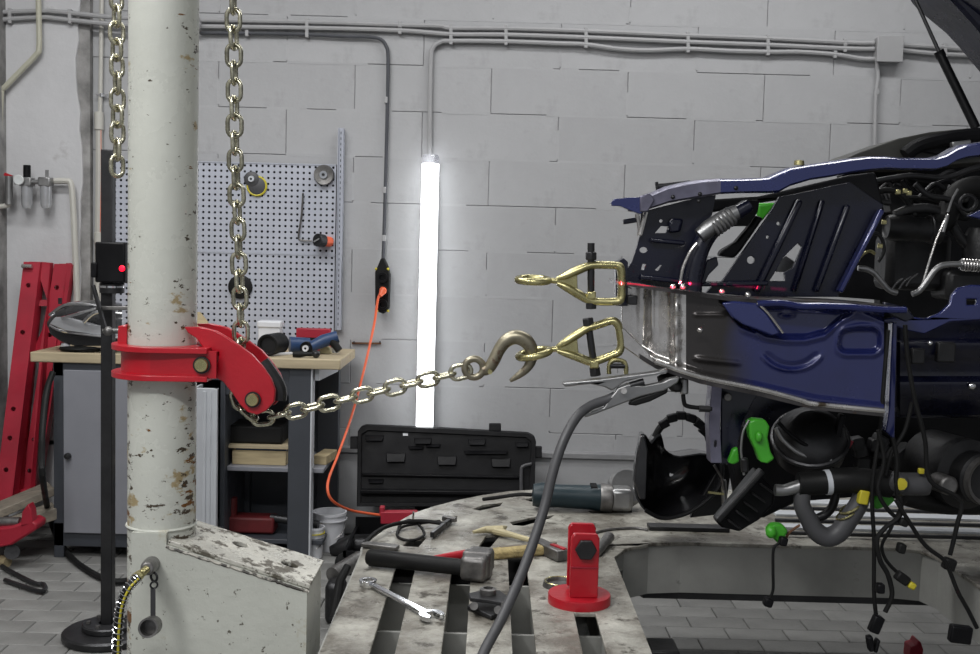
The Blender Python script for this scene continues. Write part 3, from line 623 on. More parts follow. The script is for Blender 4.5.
# ---- open black tool case leaning on the wall
t = thing('tool_case', (-.35, 4.75, 0), 'open black plastic tool case, lid leaning against the wall', 'case')
Yc = 4.93
def CP(x, y): 
    k = (y - 427) / 80.0; return P(x, y, 4.905 - .10 * k)
o = [CP(x, y) for x, y in ((358, 431), (361, 426.5), (366, 425), (440, 428), (528, 433), (534, 436), (536, 441), (534, 506), (357, 506))]
inn = [CP(x, y) for x, y in ((362, 434), (368, 430), (440, 433), (526, 437), (531, 441), (529, 502), (361, 502))]
MB().slab(o, (0, .035, 0)).build('lid', 'black', t, bevel=.006)
mb = MB(); mb.slab([p - Vector((0, .012, 0)) for p in o], (0, .014, 0), [[p - Vector((0, .012, 0)) for p in inn]]); mb.build('lid_rim', 'black', t, bevel=.002)
for (xa, ya, xb_, yb_) in ((386, 453, 406, 461), (437, 456, 457, 464), (491, 458, 511, 466), (365, 435, 384, 440), (414, 438, 432, 443), (468, 439, 486, 444), (515, 442, 529, 446), (464, 450.5, 508, 453), (408, 446, 424, 448), (425, 444, 441, 446), (368, 479, 384, 482)):
    mb = MB(); mb.slab([CP(xa, ya) - VY * .004, CP(xb_, ya) - VY * .004, CP(xb_ - 1, yb_) - VY * .022, CP(xa + 1, yb_) - VY * .022], (0, .02, 0)); mb.build('moulded_pocket', 'black', t, bevel=.003)
MB().bar(CP(361, 490) - VY * .02, CP(528, 492) - VY * .02, .04, .018).build('ridge', 'black', t, bevel=.004)
MB().bar(CP(362, 474) - VY * .008, CP(520, 477) - VY * .008, .02, .01).build('ridge', 'black', t, bevel=.003)
for (xa, ya, xb_, yb_) in ((350, 437, 358, 449), (489, 424, 501, 431), (535, 447, 542, 458)):
    MB().slab([CP(xa, ya), CP(xb_, ya), CP(xb_, yb_), CP(xa, yb_)], (0, .03, 0)).build('latch', 'black', t, bevel=.003)
MB().slab([CP(403, 433) - VY * .004, CP(408, 433) - VY * .004, CP(408, 435.5) - VY * .004, CP(403, 435.5) - VY * .004], (0, .003, 0)).build('label_plate', 'bucket', t)
tt = [CP(521, 492) - VY * .03, CP(521, 470) - VY * .03, CP(523, 465) - VY * .03, CP(531, 463) - VY * .02]
MB().tube(smoothpath(tt, 4), .008, 8).build('handle', 'greyrubber', t)
mb = MB(); lx0, lx1 = P(352, 520, 4.7).x, P(535, 520, 4.7).x
mb.span((lx0, 4.42, .0), (lx1, 4.84, .012)); mb.span((lx0, 4.42, 0), (lx0 + .012, 4.84, .10)); mb.span((lx1 - .012, 4.42, 0), (lx1, 4.84, .10)); mb.span((lx0, 4.42, 0), (lx1, 4.432, .10)); mb.span((lx0, 4.828, 0), (lx1, 4.84, .14)); mb.build('tray', 'black', t, bevel=.004)
for i in range(6): MB().box((lx0 + .1 + i * .12, 4.6 + .05 * (i % 2), .04), (.09, .2, .05)).build('insert', 'black', t, bevel=.008)
tt = thing('clamp_block', (-.5, 4.5, .1), 'red steel clamp part lying in the open black tool case', 'clamp')
q = P(398, 515, 4.45); MB().bar(q + Vector((-.07, 0, -.01)), q + Vector((.08, 0, -.005)), .04, .05).build('bar', 'reddull', tt, bevel=.004); MB().bar(q + Vector((-.065, 0, .0)), q + Vector((-.065, 0, .035)), .035, .02, (1, 0, 0)).build('lug', 'reddull', tt, bevel=.003)

# ================================================================== LEFT FLOOR
def brace(xt, yt, xbm, ybm, wtop, label, Yt, Yb):
    t = thing('steel_brace', P(xbm, ybm, Yb), label, 'brace', 'red steel braces leaning at the left wall')
    a, c = P(xt, yt, Yt), P(xbm, ybm, Yb); wd = wtop
    # outer flat face with bolt holes
    d = (c - a); sd = VX
    outl = [a - sd * wd / 2, a + sd * wd / 2, c + sd * wd / 2, c - sd * wd / 2]
    hs = []
    for k in (.10, .30, .62, .74, .87):
        q = a + d * k; hs.append([q + Vector((math.cos(h) * .011, d.y / d.z * math.sin(h) * .011, math.sin(h) * .011)) for h in [2 * math.pi * i / 12 for i in range(12)]])
    MB().slab(outl, (0, .008, 0), hs).build('face_plate', 'reddull', t)
    MB().slab([p + Vector((0, .06, 0)) for p in outl], (0, .008, 0)).build('back_plate', 'reddull', t)
    MB().slab([a + sd * (wd / 2), a + sd * (wd / 2) + Vector((0, .068, 0)), c + sd * (wd / 2) + Vector((0, .068, 0)), c + sd * (wd / 2)], (.008, 0, 0)).build('side_plate', 'reddull', t)
    return t, a, c
t, a, c = brace(31, 262, 2, 502, m(15, 4.9), 'nearer red steel brace with bolt holes, leftmost against the wall', 4.95, 4.72)
for k0_, k1_, s in ((.05, .55, 1), (.02, .9, 0)):
    pass
mb = MB(); mb.slab([P(39, 262, 4.97), P(50, 263, 4.97), P(50, 267, 4.97), P(34, 500, 4.78), P(12, 500, 4.78)], (0, .04, 0), [[P(39, 275, 4.96), P(47, 300, 4.96), P(38, 300, 4.96)], [P(38, 306, 4.95), P(47, 306, 4.95), P(42, 330, 4.94), P(34, 348, 4.93)], [P(33, 358, 4.92), P(40, 350, 4.92), P(30, 490, 4.83), P(20, 490, 4.83)]]); mb.build('gusset_web', 'reddull', t)
MB().cyl(P(22, 266, 4.93), P(32, 266.5, 4.93), .009).build('bolt', 'steel', t)
t, a, c = brace(60, 264, 25, 502, m(12, 4.9), 'farther red steel brace partly behind the first one', 4.98, 4.86)
MB().slab([P(66, 263, 4.98), P(72, 265, 4.98), P(36, 502, 4.9), P(31, 502, 4.9)], (0, .05, 0)).build('side_web', 'reddull', t)
t = tag(MB().bar(PZ(-30, 522, .15) + VZ * .0, P(52, 488, 4.72), .14, .035).build('old_plank', 'oldwood', bevel=.004), 'weathered grey plank lying across the floor at the left', 'plank')
tag(MB().bar(P(-30, 540, 4.45), P(56, 510, 4.62), .12, .05).build('old_beam', 'oldwood', bevel=.004), 'dark wooden beam under the weathered plank', 'beam')
t = thing('floor_jack', PZ(15, 552, 0), 'red trolley jack on the floor at the left edge', 'jack')
Y = 4.35
MB().slab(PP([(-20, 530), (10, 527), (30, 520), (37, 524), (36, 530), (12, 545), (-20, 552)], Y), (0, .10, 0)).build('frame', 'reddull', t, bevel=.008)
MB().slab(PP([(20, 528), (22, 512), (28, 504), (31, 510), (33, 524)], Y), (0, .05, 0)).build('bracket', 'reddull', t, bevel=.004)
MB().cyl(P(12, 552, Y + .02), P(12, 552, Y + .09), .03).build('wheel', 'darksteel', t)
MB().cyl(P(-15, 522, Y + .05), P(20, 522, Y + .05), .02).build('ram', 'worn', t)
# leaning G-clamp / saw with wooden handle
t = thing('hacksaw', PZ(20, 580, 0), 'wooden handled hacksaw lying on the floor at the left', 'saw')
pts = [PZ(2, 566, .012), PZ(10, 571, .012), PZ(34, 583, .012), PZ(43, 584, .012), PZ(45, 589, .012), PZ(38, 591, .012), PZ(5, 580, .012)]
MB().tube(smoothpath(pts, 4), .009, 8).build('bow', 'darksteel', t)
MB().tube([PZ(-14, 558, .02), PZ(8, 562, .02)], [.026, .022], 10).build('handle', 'woodraw', t)
# black hose
hp = [P(53, 372, 4.5), P(46, 395, 4.45), P(42, 440, 4.35), P(43, 480, 4.22), PZ(52, 525, .05) + Vector((0, .0, .0)), PZ(70, 556, .016), PZ(100, 577, .016), PZ(125, 581, .016), PZ(160, 570, .016), PZ(200, 566, .016)]
tag(MB().tube(smoothpath(hp, 8), .0125, 10).build('air_hose', 'rubber'), 'black air hose looping down from the bench across the floor', 'hose')

# ================================================================== LASER STAND behind the column
SYd = 3.55
t = thing('laser_stand', PZ(107, 637, 0), 'tall dark measuring stand on a round iron base behind the column', 'stand')
b0 = PZ(108, 637, 0); SY = b0.y
MB().lathe([(0, 0), (.145, 0), (.15, .008), (.15, .022), (.142, .028), (.085, .030), (0, .03)], b0).build('base_plate', 'darksteel', t)
MB().lathe([(.03, .03), (.082, .03), (.085, .034), (.085, .048), (.08, .052), (.03, .052)], b0).build('base_flange', 'darksteel', t)
for k in range(6):
    a_ = k * math.pi / 3 + .3; MB().cyl(b0 + Vector((.062 * math.cos(a_), .062 * math.sin(a_), .052)), b0 + Vector((.062 * math.cos(a_), .062 * math.sin(a_), .060)), .008, seg=6).build('bolt', 'worn', t)
xw = m(11.5, SY); xs = b0.x
MB().span((xs - xw / 2, SY - xw / 2, .03), (xs + xw / 2, SY + xw / 2, P(113, 150, SY).z)).build('post', 'darksteel', t, bevel=.003)
hx0, hx1 = P(101, 260, SY).x, P(131, 260, SY).x
MB().span((hx0, SY - .06, P(110, 282, SY).z), (hx1, SY + .06, P(110, 242, SY).z)).build('sensor_head', 'black', t, bevel=.006)
MB().span((P(98, 260, SY).x, SY - .07, P(98, 277, SY).z), (P(104, 260, SY).x, SY + .05, P(98, 262, SY).z)).build('side_knob', 'black', t, bevel=.004)
MB().cyl(P(112, 283, SY), P(112, 293, SY), m(12, SY), seg=24).build('turntable', 'darksteel', t, bevel=.002)
MB().cyl(P(112, 285.5, SY), P(112, 287.5, SY), m(12.6, SY), seg=24).build('bright_ring', 'chrome', t)
MB().cyl(P(112, 291, SY), P(112, 293, SY), m(11, SY), seg=24).build('lower_bright_ring', 'chrome', t)
MB().bar(P(97, 308, SY - .06), P(132, 308, SY - .06), .03, .012).build('cross_arm', 'worn', t, bevel=.002)
MB().bar(P(93, 285, SY - .09), P(105, 328, SY - .09), .010, .018, (0, 1, 0)).build('lever', 'darksteel', t, bevel=.002)
MB().cyl(P(102, 331, SY - .09), P(120, 331, SY - .07), .009).build('clamp_screw', 'worn', t)
MB().ball(P(108, 331, SY - .09), (.016, .016, .016)).build('clamp_nut', 'worn', t)
MB().lathe([(0, .004), (.008, .003), (.010, 0), (0, 0)], P(122, 268.5, SY - .06), (0, -1, 0)).build('laser_window', 'redled', t)

# ================================================================== PULLING TOWER
CY = 2.30; CX = P(162.5, 360, CY).x; CR = m(33.5, CY)
tw = thing('pulling_tower', (CX, CY, 0), 'cream painted steel pulling tower with chipped rusty column', 'tower')
cyl = MB().lathe([(0, 0), (CR, 0), (CR, 2.4), (0, 2.4)], (CX, CY, .10), (0, 0, 1), 64).build('column', 'column', tw)
nx, fy = 2.222, 2.41
bxl, bxr = P(131.5, 600, nx).x, P(166, 600, nx).x
ztop = P(150, 533, nx).z
# housing with a round port
hc = P(151, 564, nx); hole = [hc + Vector((math.cos(k * math.pi / 12) * m(7.5, nx), 0, math.sin(k * math.pi / 12) * m(7.5, nx))) for k in range(24)]
mb = MB(); mb.slab([Vector((bxl, nx, .0)), Vector((bxr, nx, 0)), Vector((bxr, nx, ztop)), Vector((bxl, nx, ztop))], (0, .01, 0), [hole])
mb.span((bxl, nx + .01, 0), (bxl + .01, fy, ztop)); mb.span((bxl, fy - .01, 0), (bxr, fy, ztop)); mb.span((bxl, nx + .01, ztop - .012), (bxr, nx + .05, ztop))
mb.build('housing', 'creambox', tw)
MB().cyl(hc + VY * .012, hc + VY * .04, m(7.4, nx)).build('port_lining', 'dark', tw)
ax = P(307, 590, nx).x; zL, zR = P(167, 545, nx).z, P(307, 590, nx).z
pl = [Vector((bxr, nx, 0)), Vector((ax, nx, 0)), Vector((ax, nx, zR)), Vector((bxr, nx, zL))]
MB().slab(pl, (0, .01, 0)).build('arm_side_plate', 'creambox', tw)
MB().slab([p + VY * (fy - nx - .01) for p in pl], (0, .01, 0)).build('arm_side_plate', 'creambox', tw)
MB().span((ax - .01, nx + .01, 0), (ax, fy - .01, zR - .002)).build('arm_end_plate', 'creambox', tw)
d = Vector((ax - bxr, 0, zR - zL)).normalized(); nn = Vector((-d.z, 0, d.x))
A = Vector((bxr, nx + .004, zL)); B = Vector((ax + .004, nx + .004, zR)); wy = Vector((0, fy - nx - .008, 0))
def oval(fr, v, rx=.018, ry=.016):
    c = A.lerp(B, fr) + wy * v; return [c + d * (rx * math.cos(k * math.pi / 10)) + VY * (ry * math.sin(k * math.pi / 10)) for k in range(20)]
tp = MB().slab([A, B, B + wy, A + wy], nn * .010, [oval(.42, .62, .017, .016), oval(.80, .47, .019, .016)]).build('arm_top_plate', 'creamtop', tw, bevel=.002)
MB().slab([A + nn * -.02 + VX * .02, B + nn * -.02 - VX * .02, B + wy + nn * -.02 - VX * .02, A + wy + nn * -.02 + VX * .05], nn * -.005).build('oval_shade_plate', 'dark', tw)  # dark sheet put under the oval holes as their shade
MB().tube([A.lerp(B, k / 60) + Vector((random.uniform(-.001, .001), -.003, -.004 + random.uniform(-.0012, .0012))) for k in range(61)], .0035, 6).build('weld_bead', 'bead', tw)
MB().ring((CX, CY, ztop + .001), CR + .001, .003, (0, 0, 1), 48, 6).build('column_weld', 'creambox', tw)

# hydraulic hose with spring guard
h = thing('hydraulic_hose', P(118, 654, 2.1), 'hydraulic hose with spring guard and yellow stripe plugged into the tower', 'hose')
hpts = smoothpath([P(117, 700, 2.10), P(117, 660, 2.10), P(118, 630, 2.09), P(121, 605, 2.08), P(128, 588, 2.08), P(138, 577, 2.10)], 14)
MB().tube(hpts, m(4, 2.1), 12).build('tube', 'rubber', h)
MB().tube([p + Vector((.004, -m(3.6, 2.1), 0)) for p in hpts], .0024, 6).build('yellow_stripe', 'yellow', h)
sp_ = []; N_ = len(hpts); turns = 24
for i in range(turns * 14):
    s = i / (turns * 14 - 1) * (N_ - 2); k = int(s); p = hpts[k].lerp(hpts[k + 1], s - k); dd = (hpts[k + 1] - hpts[k]).normalized(); u, v = perp(dd); a_ = 2 * math.pi * i / 14
    sp_.append(p + (u * math.cos(a_) + v * math.sin(a_)) * m(5.2, 2.1))
MB().tube(sp_, .0011, 5).build('spring_guard', 'chrome', h)
q0, q1, q2, q3 = P(134, 579, 2.10), P(141, 574, 2.11), P(147, 569, 2.13), P(152, 564, 2.22)
MB().cyl(q0, q1, m(5, 2.1), seg=6).build('hex_nut', 'zinc', h); MB().cyl(q1, q2, m(4.2, 2.1)).build('collar', 'zinc', h, bevel=.002)
MB().tube([q2, q2.lerp(q3, .3), q3], [m(6.5, 2.1), m(8.2, 2.1), m(8.6, 2.1)], 20).build('coupling', 'worn', h, bevel=.002)
c = thing('dust_cap', P(151, 637, 2.13), 'steel dust cap hanging below the hose coupling', 'cap')
MB().ring(P(154, 577, 2.15), m(4.5, 2.13), .0025, (.6, 1, 0)).build('ring', 'darksteel', c); MB().ring(P(154, 585, 2.14), m(3.5, 2.13), .002, (-.5, 1, 0)).build('ring', 'darksteel', c)
MB().bar(P(153, 588, 2.14), P(153, 620, 2.14), .004, m(5, 2.13), (1, 0, 0)).build('strap', 'greyrubber', c, bevel=.001)
a_, b_ = P(148, 628, 2.10), P(156, 623, 2.17); r = m(10, 2.13)
MB().lathe([(0, .045), (r * .95, .045), (r, .04), (r, 0), (r * .8, 0), (r * .78, .03), (0, .03)], a_, (b_ - a_)).build('cap', 'worn', c)

# ---- chains
def linkmesh(pitch, wire, width, mat):
    hw = (width - wire) / 2; st = max((pitch + wire) / 2 - hw, .003); pts = []
    for k in range(9): a_ = -math.pi / 2 + math.pi * k / 8; pts.append(Vector((st + hw * math.cos(a_), hw * math.sin(a_), 0)))
    for k in range(9): a_ = math.pi / 2 + math.pi * k / 8; pts.append(Vector((-st + hw * math.cos(a_), hw * math.sin(a_), 0)))
    mb = MB().tube(pts, wire / 2, 8, closed=True)
    me = bpy.data.meshes.new('link'); me.from_pydata(mb.v, [], mb.f); bm = bmesh.new(); bm.from_mesh(me); bmesh.ops.recalc_face_normals(bm, faces=bm.faces); bm.to_mesh(me); bm.free()
    for p in me.polygons: p.use_smooth = True
    me.materials.append(MT[mat]); return me
PITCH_L = m(17.1, 2.3); LME = linkmesh(PITCH_L, .0096, .0385, 'chain')
def chain(name, path, label, twist=0, wob=.12, twmax=None, up=VY):
    t = thing(name, path[-1] if path[-1].z < path[0].z else path[0], label, 'chain')
    # walk along the path with constant pitch
    P_ = [Vector(p) for p in path]; seg = 0; pos = P_[0].copy(); cs = []; acc = []
    dense = smoothpath(P_, 40); cur = dense[0]; lastlen = 0; acc = [dense[0]]
    for p in dense[1:]:
        if (p - acc[-1]).length >= PITCH_L: acc.append(acc[-1] + (p - acc[-1]).normalized() * PITCH_L)
    for i in range(len(acc) - 1):
        a_, b_ = acc[i], acc[i + 1]; d_ = (b_ - a_).normalized(); n_ = (up - d_ * up.dot(d_)).normalized()
        ang = (i % 2) * math.pi / 2 + twist + (wob * math.sin(i * 1.7) if twmax is None else twmax * i / len(acc))
        z_ = (Matrix.Rotation(ang, 3, d_) @ n_); y_ = z_.cross(d_)
        R_ = Matrix((d_, y_, z_)).transposed()
        o = piece('link', LME, (a_ + b_) / 2, t, R_.to_euler())
    return t, acc
CH = 2.30
chain('pulling_chain', PP([(232, -60), (234, 60), (235, 150), (238, 230), (240, 300), (241, 335), (240, 362), (236, 384), (238, 400), (247, 413), (259, 420), (273, 416.5), (300, 410), (340, 400.5, 2.306), (373, 392.5, 2.31), (406, 384.7, 2.315), (440, 376.7, 2.325), (471, 369.3, 2.33)], CH), 'long zinc steel chain hanging from above, turning round the red pulley clamp to the hook', .1, wob=.13)
chain('spare_chain', PP([(116, -60), (117, 60), (117.5, 120), (117, 183)], 2.42), 'steel chain hanging free left of the column', .75, wob=.2)
# ---- red pulley clamp
rc = thing('chain_pulley_clamp', (CX, CY, P(160, 384, CY).z), 'red steel collar clamp with chain pulley around the column', 'clamp')
def collar_plate(y, name, ex=.032):
    z = P(165, y, CY - .08).z; r0 = CR + .003; r1 = CR + ex
    outer = []; 
    for k in range(25): a_ = math.radians(90 + 180 * k / 24); outer.append(Vector((CX + r1 * math.cos(a_) - .0, CY + r1 * math.sin(a_), z)))
    xr_ = P(218, y, CY).x
    outer += [Vector((xr_, CY - r1 * .9, z)), Vector((xr_, CY + r1 * .9, z))]
    inner = [Vector((CX + r0 * math.cos(2 * math.pi * k / 32), CY + r0 * math.sin(2 * math.pi * k / 32), z)) for k in range(32)]
    return MB().slab(outer, (0, 0, -.011), [inner]).build(name, 'red', rc, bevel=.002)
collar_plate(347, 'top_flange'); collar_plate(375, 'bottom_flange')
z0, z1 = P(165, 377, CY - .08).z, P(165, 350, CY - .08).z; r0, r1 = CR + .003, CR + .013
outer = [Vector((CX + r1 * math.cos(math.radians(90 + 180 * k / 24)), CY + r1 * math.sin(math.radians(90 + 180 * k / 24)), z0)) for k in range(25)]
inr = [Vector((CX + r0 * math.cos(math.radians(270 - 180 * k / 24)), CY + r0 * math.sin(math.radians(270 - 180 * k / 24)), z0)) for k in range(25)]
MB().slab(outer + inr, (0, 0, z1 - z0)).build('collar_band', 'red', rc)
xr_ = P(226, 360, CY).x
fy_ = CY - r1; by_ = CY + r1
MB().span((CX, fy_, z0), (xr_, fy_ + .010, z1)).build('side_plate', 'red', rc); MB().span((CX, by_ - .010, z0), (xr_, by_, z1)).build('side_plate', 'red', rc)
ck = [(184, 327), (200, 327), (216, 331), (228, 338), (240, 346), (252, 355), (262, 366), (271, 379), (275, 390), (274, 402), (266, 411), (257, 415), (247, 412), (240, 405), (232, 393), (222, 381), (216, 378), (219, 352), (204, 349), (201, 345), (196, 338), (188, 333)]
ckb = [(222, 350), (224, 335), (232, 336), (246, 345), (257, 354), (268, 366), (276, 378), (280, 390), (278, 402), (268, 409), (257, 410), (247, 405), (238, 392), (222, 378)]
for nm, pp, yy in (('cheek_plate', ck, CY - .055), ('cheek_plate', ck, CY + .040)):
    w_ = PP([(x, y) for x, y in pp], CY - .055); w_ = [p + VY * (yy - CY + .055) for p in w_]
    MB().slab(w_, (0, .013, 0)).build(nm, 'red', rc, bevel=.002)
pc = P(253, 400, CY - .055); pc = Vector((pc.x, CY, pc.z))
MB().lathe([(.005, -.025), (.032, -.025), (.034, -.014), (.020, -.008), (.020, .008), (.034, .014), (.032, .025), (.005, .025)], pc, (0, 1, 0)).build('pulley', 'darksteel', rc)
MB().tube(smoothpath(PP([(262, 362), (272, 376), (279, 389), (279, 400)], CY + .0), 6), .016, 10).build('guide_roller', 'darksteel', rc, bevel=0)
def bolt(x, y, r, Y, nm='bolt'):
    q = P(x, y, Y); R_ = m(r, Y)
    b = MB().lathe([(0, 0), (R_ * .9, 0), (R_, -.003), (R_, -.010), (0, -.010)], q - VY * .010, (0, -1, 0)).build(nm, 'zinc', rc)
    MB().cyl(q - VY * .002, q + VY * .12, R_ * .55).build('pin', 'darksteel', rc)
    MB().lathe([(R_ * .9, -.0), (R_ * 1.25, -.0), (R_ * 1.25, .004), (R_ * .9, .004)], q, (0, -1, 0)).build('washer', 'darksteel', rc)
bolt(202, 365, 7, fy_ - .002); bolt(253, 399.5, 6.5, CY - .058)
MB().slab(PP([(118, 326), (127, 325), (127, 348), (117, 349)], CY - .03), (0, .05, 0)).build('lug', 'red', rc, bevel=.002)
MB().cyl(P(199, 341, CY - .04), P(206, 345, CY - .04), .008).build('retaining_pin', 'alu', rc)

# ---- hook
HY = 2.33
hk = thing('tow_hook', P(500, 385, HY), 'worn steel hook linking the taut chain to the lower clamp', 'hook')
MB().ring(P(474, 368, HY), m(9.3, HY), m(3.6, HY), (0, 1, 0), 32, 12).build('eye', 'hook', hk)
hpx = [(483, 371), (489, 368), (494, 360), (499, 350), (506, 341), (516, 337), (526, 341), (531, 349), (531.5, 359), (527, 368), (519, 375), (510, 381)]
mb = MB().tube(smoothpath(PP(hpx, HY), 5), [m(v, HY) for v in (5, 6, 6.3, 6.2, 6.8, 7.4, 7.4, 6.8, 5.6, 4.6, 3.6, 1.6)], 16); mb.build('hook_body', 'hook', hk, smooth=60)
MB().cyl(P(490, 372, HY - .012), P(490, 372, HY - .018), .005).build('stud', 'zinc', hk)

# ---- pull clamps
def clamp(name, Y, label, ring_c, ring_r, neck, outl, hole, boltp, jaw):
    t = thing(name, P(ring_c[0], ring_c[1], Y), label, 'clamp', 'gold zinc pulling clamps')
    c = P(*ring_c, Y); tilt = Vector((math.sin(math.radians(jaw)), -.10, math.cos(math.radians(jaw))))
    MB().ring(c, m(ring_r, Y) - m(3, Y), m(3.6, Y), tilt, 36, 12).build('pull_ring', 'zinc', t)
    MB().cyl(P(*neck[0], Y), P(*neck[1], Y), m(2.8, Y)).build('swivel_neck', 'zinc', t)
    mb = MB().tube(smoothpath(PP(outl, Y), 4), [m(v, Y) for v in hole], 12)
    for v in mb.v: v.y = Y + (v.y - Y) * 1.55
    mb.build('jaw_frame', 'zinc', t, smooth=50)
    w_ = PP([outl[0], outl[1], outl[2], outl[-3], outl[-2], outl[-1]], Y - .006); MB().slab(w_, (0, .012, 0)).build('throat_web', 'zinc', t, bevel=.002)
    a_, b_ = P(*boltp[0], Y), P(*boltp[1], Y); d_ = (b_ - a_).normalized()
    MB().cyl(a_, b_, m(3.6, Y), seg=14).build('clamp_bolt', 'darksteel', t)
    MB().cyl(a_ + d_ * m(boltp[2], Y), a_ + d_ * m(boltp[2] + 8, Y), m(6.2, Y), seg=6).build('hex_nut', 'darksteel', t, bevel=.002)
    MB().cyl(b_ - d_ * m(9, Y), b_ - d_ * m(0, Y), m(6, Y), seg=6).build('hex_head', 'darksteel', t, bevel=.002)
    MB().box(a_.lerp(b_, .79), (m(9, Y), .03, m(8, Y))).build('jaw_pad', 'zinc', t, bevel=.003)
    return t
clamp('pulling_clamp', 2.34, 'upper gold zinc clamp, gripping the top of the car rail',
  (533, 280), 18.5, ((550, 280.5), (560, 281)),
  [(557, 279), (566, 275.5), (577, 270.5), (589, 266), (598, 265), (616, 265.5), (620.5, 268), (621.5, 276), (621.5, 292), (620.5, 299), (616, 301.5), (598, 301.5), (589, 300), (578, 294), (566, 287), (557, 283)],
  [2.2, 4.2, 4.6, 4.2, 4, 4, 4.4, 4, 4, 4.4, 4, 4, 4.4, 4.6, 4.2, 2.2],
  ((591, 243), (591, 309), 9), 0)
clamp('pulling_clamp', 2.34, 'lower gold zinc clamp, caught by the hook',
  (534, 353.5), 19, ((551, 349.5), (560, 348.5)),
  [(557, 347), (566, 341.5), (577, 334.5), (588, 328), (598, 325), (611, 321), (616.5, 323), (619.5, 331), (621, 345), (618.5, 352), (613, 354.5), (598, 360.5), (590, 361.5), (579, 357.5), (567, 353.5), (557, 350.5)],
  [2.2, 4.2, 4.6, 4.2, 4, 4, 4.4, 4, 4, 4.4, 4, 4.2, 4.6, 4.6, 4.2, 2.2],
  ((587.5, 318), (595.5, 376), 0), -13)
t = thing('shackle', P(618, 376, 2.33), 'small yellow zinc shackle under the lower clamp', 'shackle')
MB().tube(smoothpath(PP([(609, 374), (609, 366), (612, 361), (618, 360), (624, 362), (626, 367), (626, 374)], 2.33), 5), m(2.4, 2.33), 10).build('bow', 'zinc', t)
MB().cyl(P(610, 366, 2.33), P(625, 366, 2.33), m(2.6, 2.33)).build('pin', 'darksteel', t)
# ================================================================== STRAIGHTENING BENCH
DZ = .55
fb = thing('straightening_bench', (.4, 2.9, 0), 'large grey paint-worn car straightening bench with slotted deck', 'bench')
def D(x, y, z=DZ): return PZ(x, y, z)
outer = [Vector((-.320, 1.85, DZ)), Vector((-.320, 2.84, DZ)), D(363, 545), D(385, 529), D(413, 513), D(434, 506), D(457, 500), D(482, 495), D(509, 491), D(535, 489.5), Vector((.4, 3.72, DZ)), Vector((2.6, 3.72, DZ)), Vector((2.6, 1.85, DZ)), Vector((1.232, 1.85, DZ)),
  Vector((1.232, 2.94, DZ)), Vector((1.21, 3.0, DZ)), Vector((1.14, 3.02, DZ)), Vector((.55, 3.02, DZ)), Vector((.46, 3.0, DZ)), Vector((.385, 2.94, DZ)), Vector((.344, 2.85, DZ)), Vector((.344, 1.85, DZ)),
  Vector((.252, 1.85, DZ)), Vector((.252, 2.40, DZ)), Vector((.204, 2.40, DZ)), Vector((.204, 1.85, DZ)),
  Vector((.110, 1.85, DZ)), Vector((.110, 2.84, DZ)), Vector((.062, 2.84, DZ)), Vector((.062, 1.85, DZ)),
  Vector((-.0315, 1.85, DZ)), Vector((-.0315, 2.75, DZ)), Vector((-.080, 2.75, DZ)), Vector((-.080, 1.85, DZ)),
  Vector((-.1715, 1.85, DZ)), Vector((-.1715, 2.75, DZ)), Vector((-.2215, 2.75, DZ)), Vector((-.2215, 1.85, DZ))]
holes = [[D(*p) for p in h] for h in ([(472, 509), (484, 504.5), (503, 502), (500, 506), (480, 510.4)], [(510, 522), (536, 516), (555, 514.5), (549, 518.5), (523, 525.7), (513, 525)],
  [(478, 548), (486, 535), (501, 534), (489, 548.5)], [(525, 499.6), (536, 495.5), (541, 498.5), (531, 501.5)], [(403, 546), (410, 538), (426, 538), (418, 547)], [(448, 517.5), (457.5, 515.5), (456, 520), (449, 520.5)], [(588, 511), (632, 510), (632, 512.5), (592, 513.5)])]
TH = .010
MB().slab(outer, (0, 0, -TH), holes).build('deck_plate', 'deck', fb, smooth=20, bevel=.002)
# three long slots further back are gaps between rails: rails lie on the right rear deck
for k, (ya, yb_) in enumerate(((507.5, 507.5), (520, 520), (532.5, 532.5))):
    a_ = D(775, ya, DZ + .012); MB().bar(a_, Vector((2.5, a_.y, a_.z)), .013, .010).build('slide_rail', 'darksteel', fb, bevel=.002)
for k, y in enumerate((501.5, 513.5, 526.5)):
    a_ = D(790, y, DZ + .004); MB().bar(Vector((a_.x - .05, a_.y, a_.z)), Vector((2.5, a_.y, a_.z)), .062 - .008 * k, .008).build('bright_strip', 'whitemetal', fb, bevel=.001)
# edge beams: inner wall of opening, outer rim, cross beams under the slots
mb = MB(); path = [Vector((.335, 1.85, 0)), Vector((.335, 2.86, 0)), Vector((.377, 2.95, 0)), Vector((.455, 3.012, 0)), Vector((.55, 3.03, 0)), Vector((1.14, 3.03, 0)), Vector((1.22, 3.01, 0)), Vector((1.242, 2.94, 0)), Vector((1.242, 1.85, 0))]
def wallstrip(mb, path, z0, z1, th):
    for i in range(len(path) - 1):
        a_, b_ = path[i].copy(), path[i + 1].copy(); a_.z = b_.z = (z0 + z1) / 2; mb.bar(a_, b_, th, z1 - z0)
wallstrip(mb, path[2:], DZ - .145, DZ - TH + .002, .010); mb.build('opening_wall', 'decktube', fb)
mb = MB(); wallstrip(mb, path[:3], DZ - .06, DZ - TH + .002, .010); mb.build('opening_wall', 'decktube', fb)
mb = MB(); mb.slab([Vector((.45, 3.03, DZ - .145)), Vector((2.5, 3.03, DZ - .145)), Vector((2.5, 3.16, DZ - .145)), Vector((.40, 3.16, DZ - .145))], (0, 0, -.02)); mb.build('lower_flange', 'darksteel', fb)
op = [Vector((p.x, p.y, 0)) for p in outer[:12]]
mb = MB(); wallstrip(mb, op, DZ - .12, DZ - TH + .002, .012); mb.build('outer_rim', 'decktube', fb)
for x in (-.212, -.072, .07, .211):
    for y in (2.46, 2.22): pass
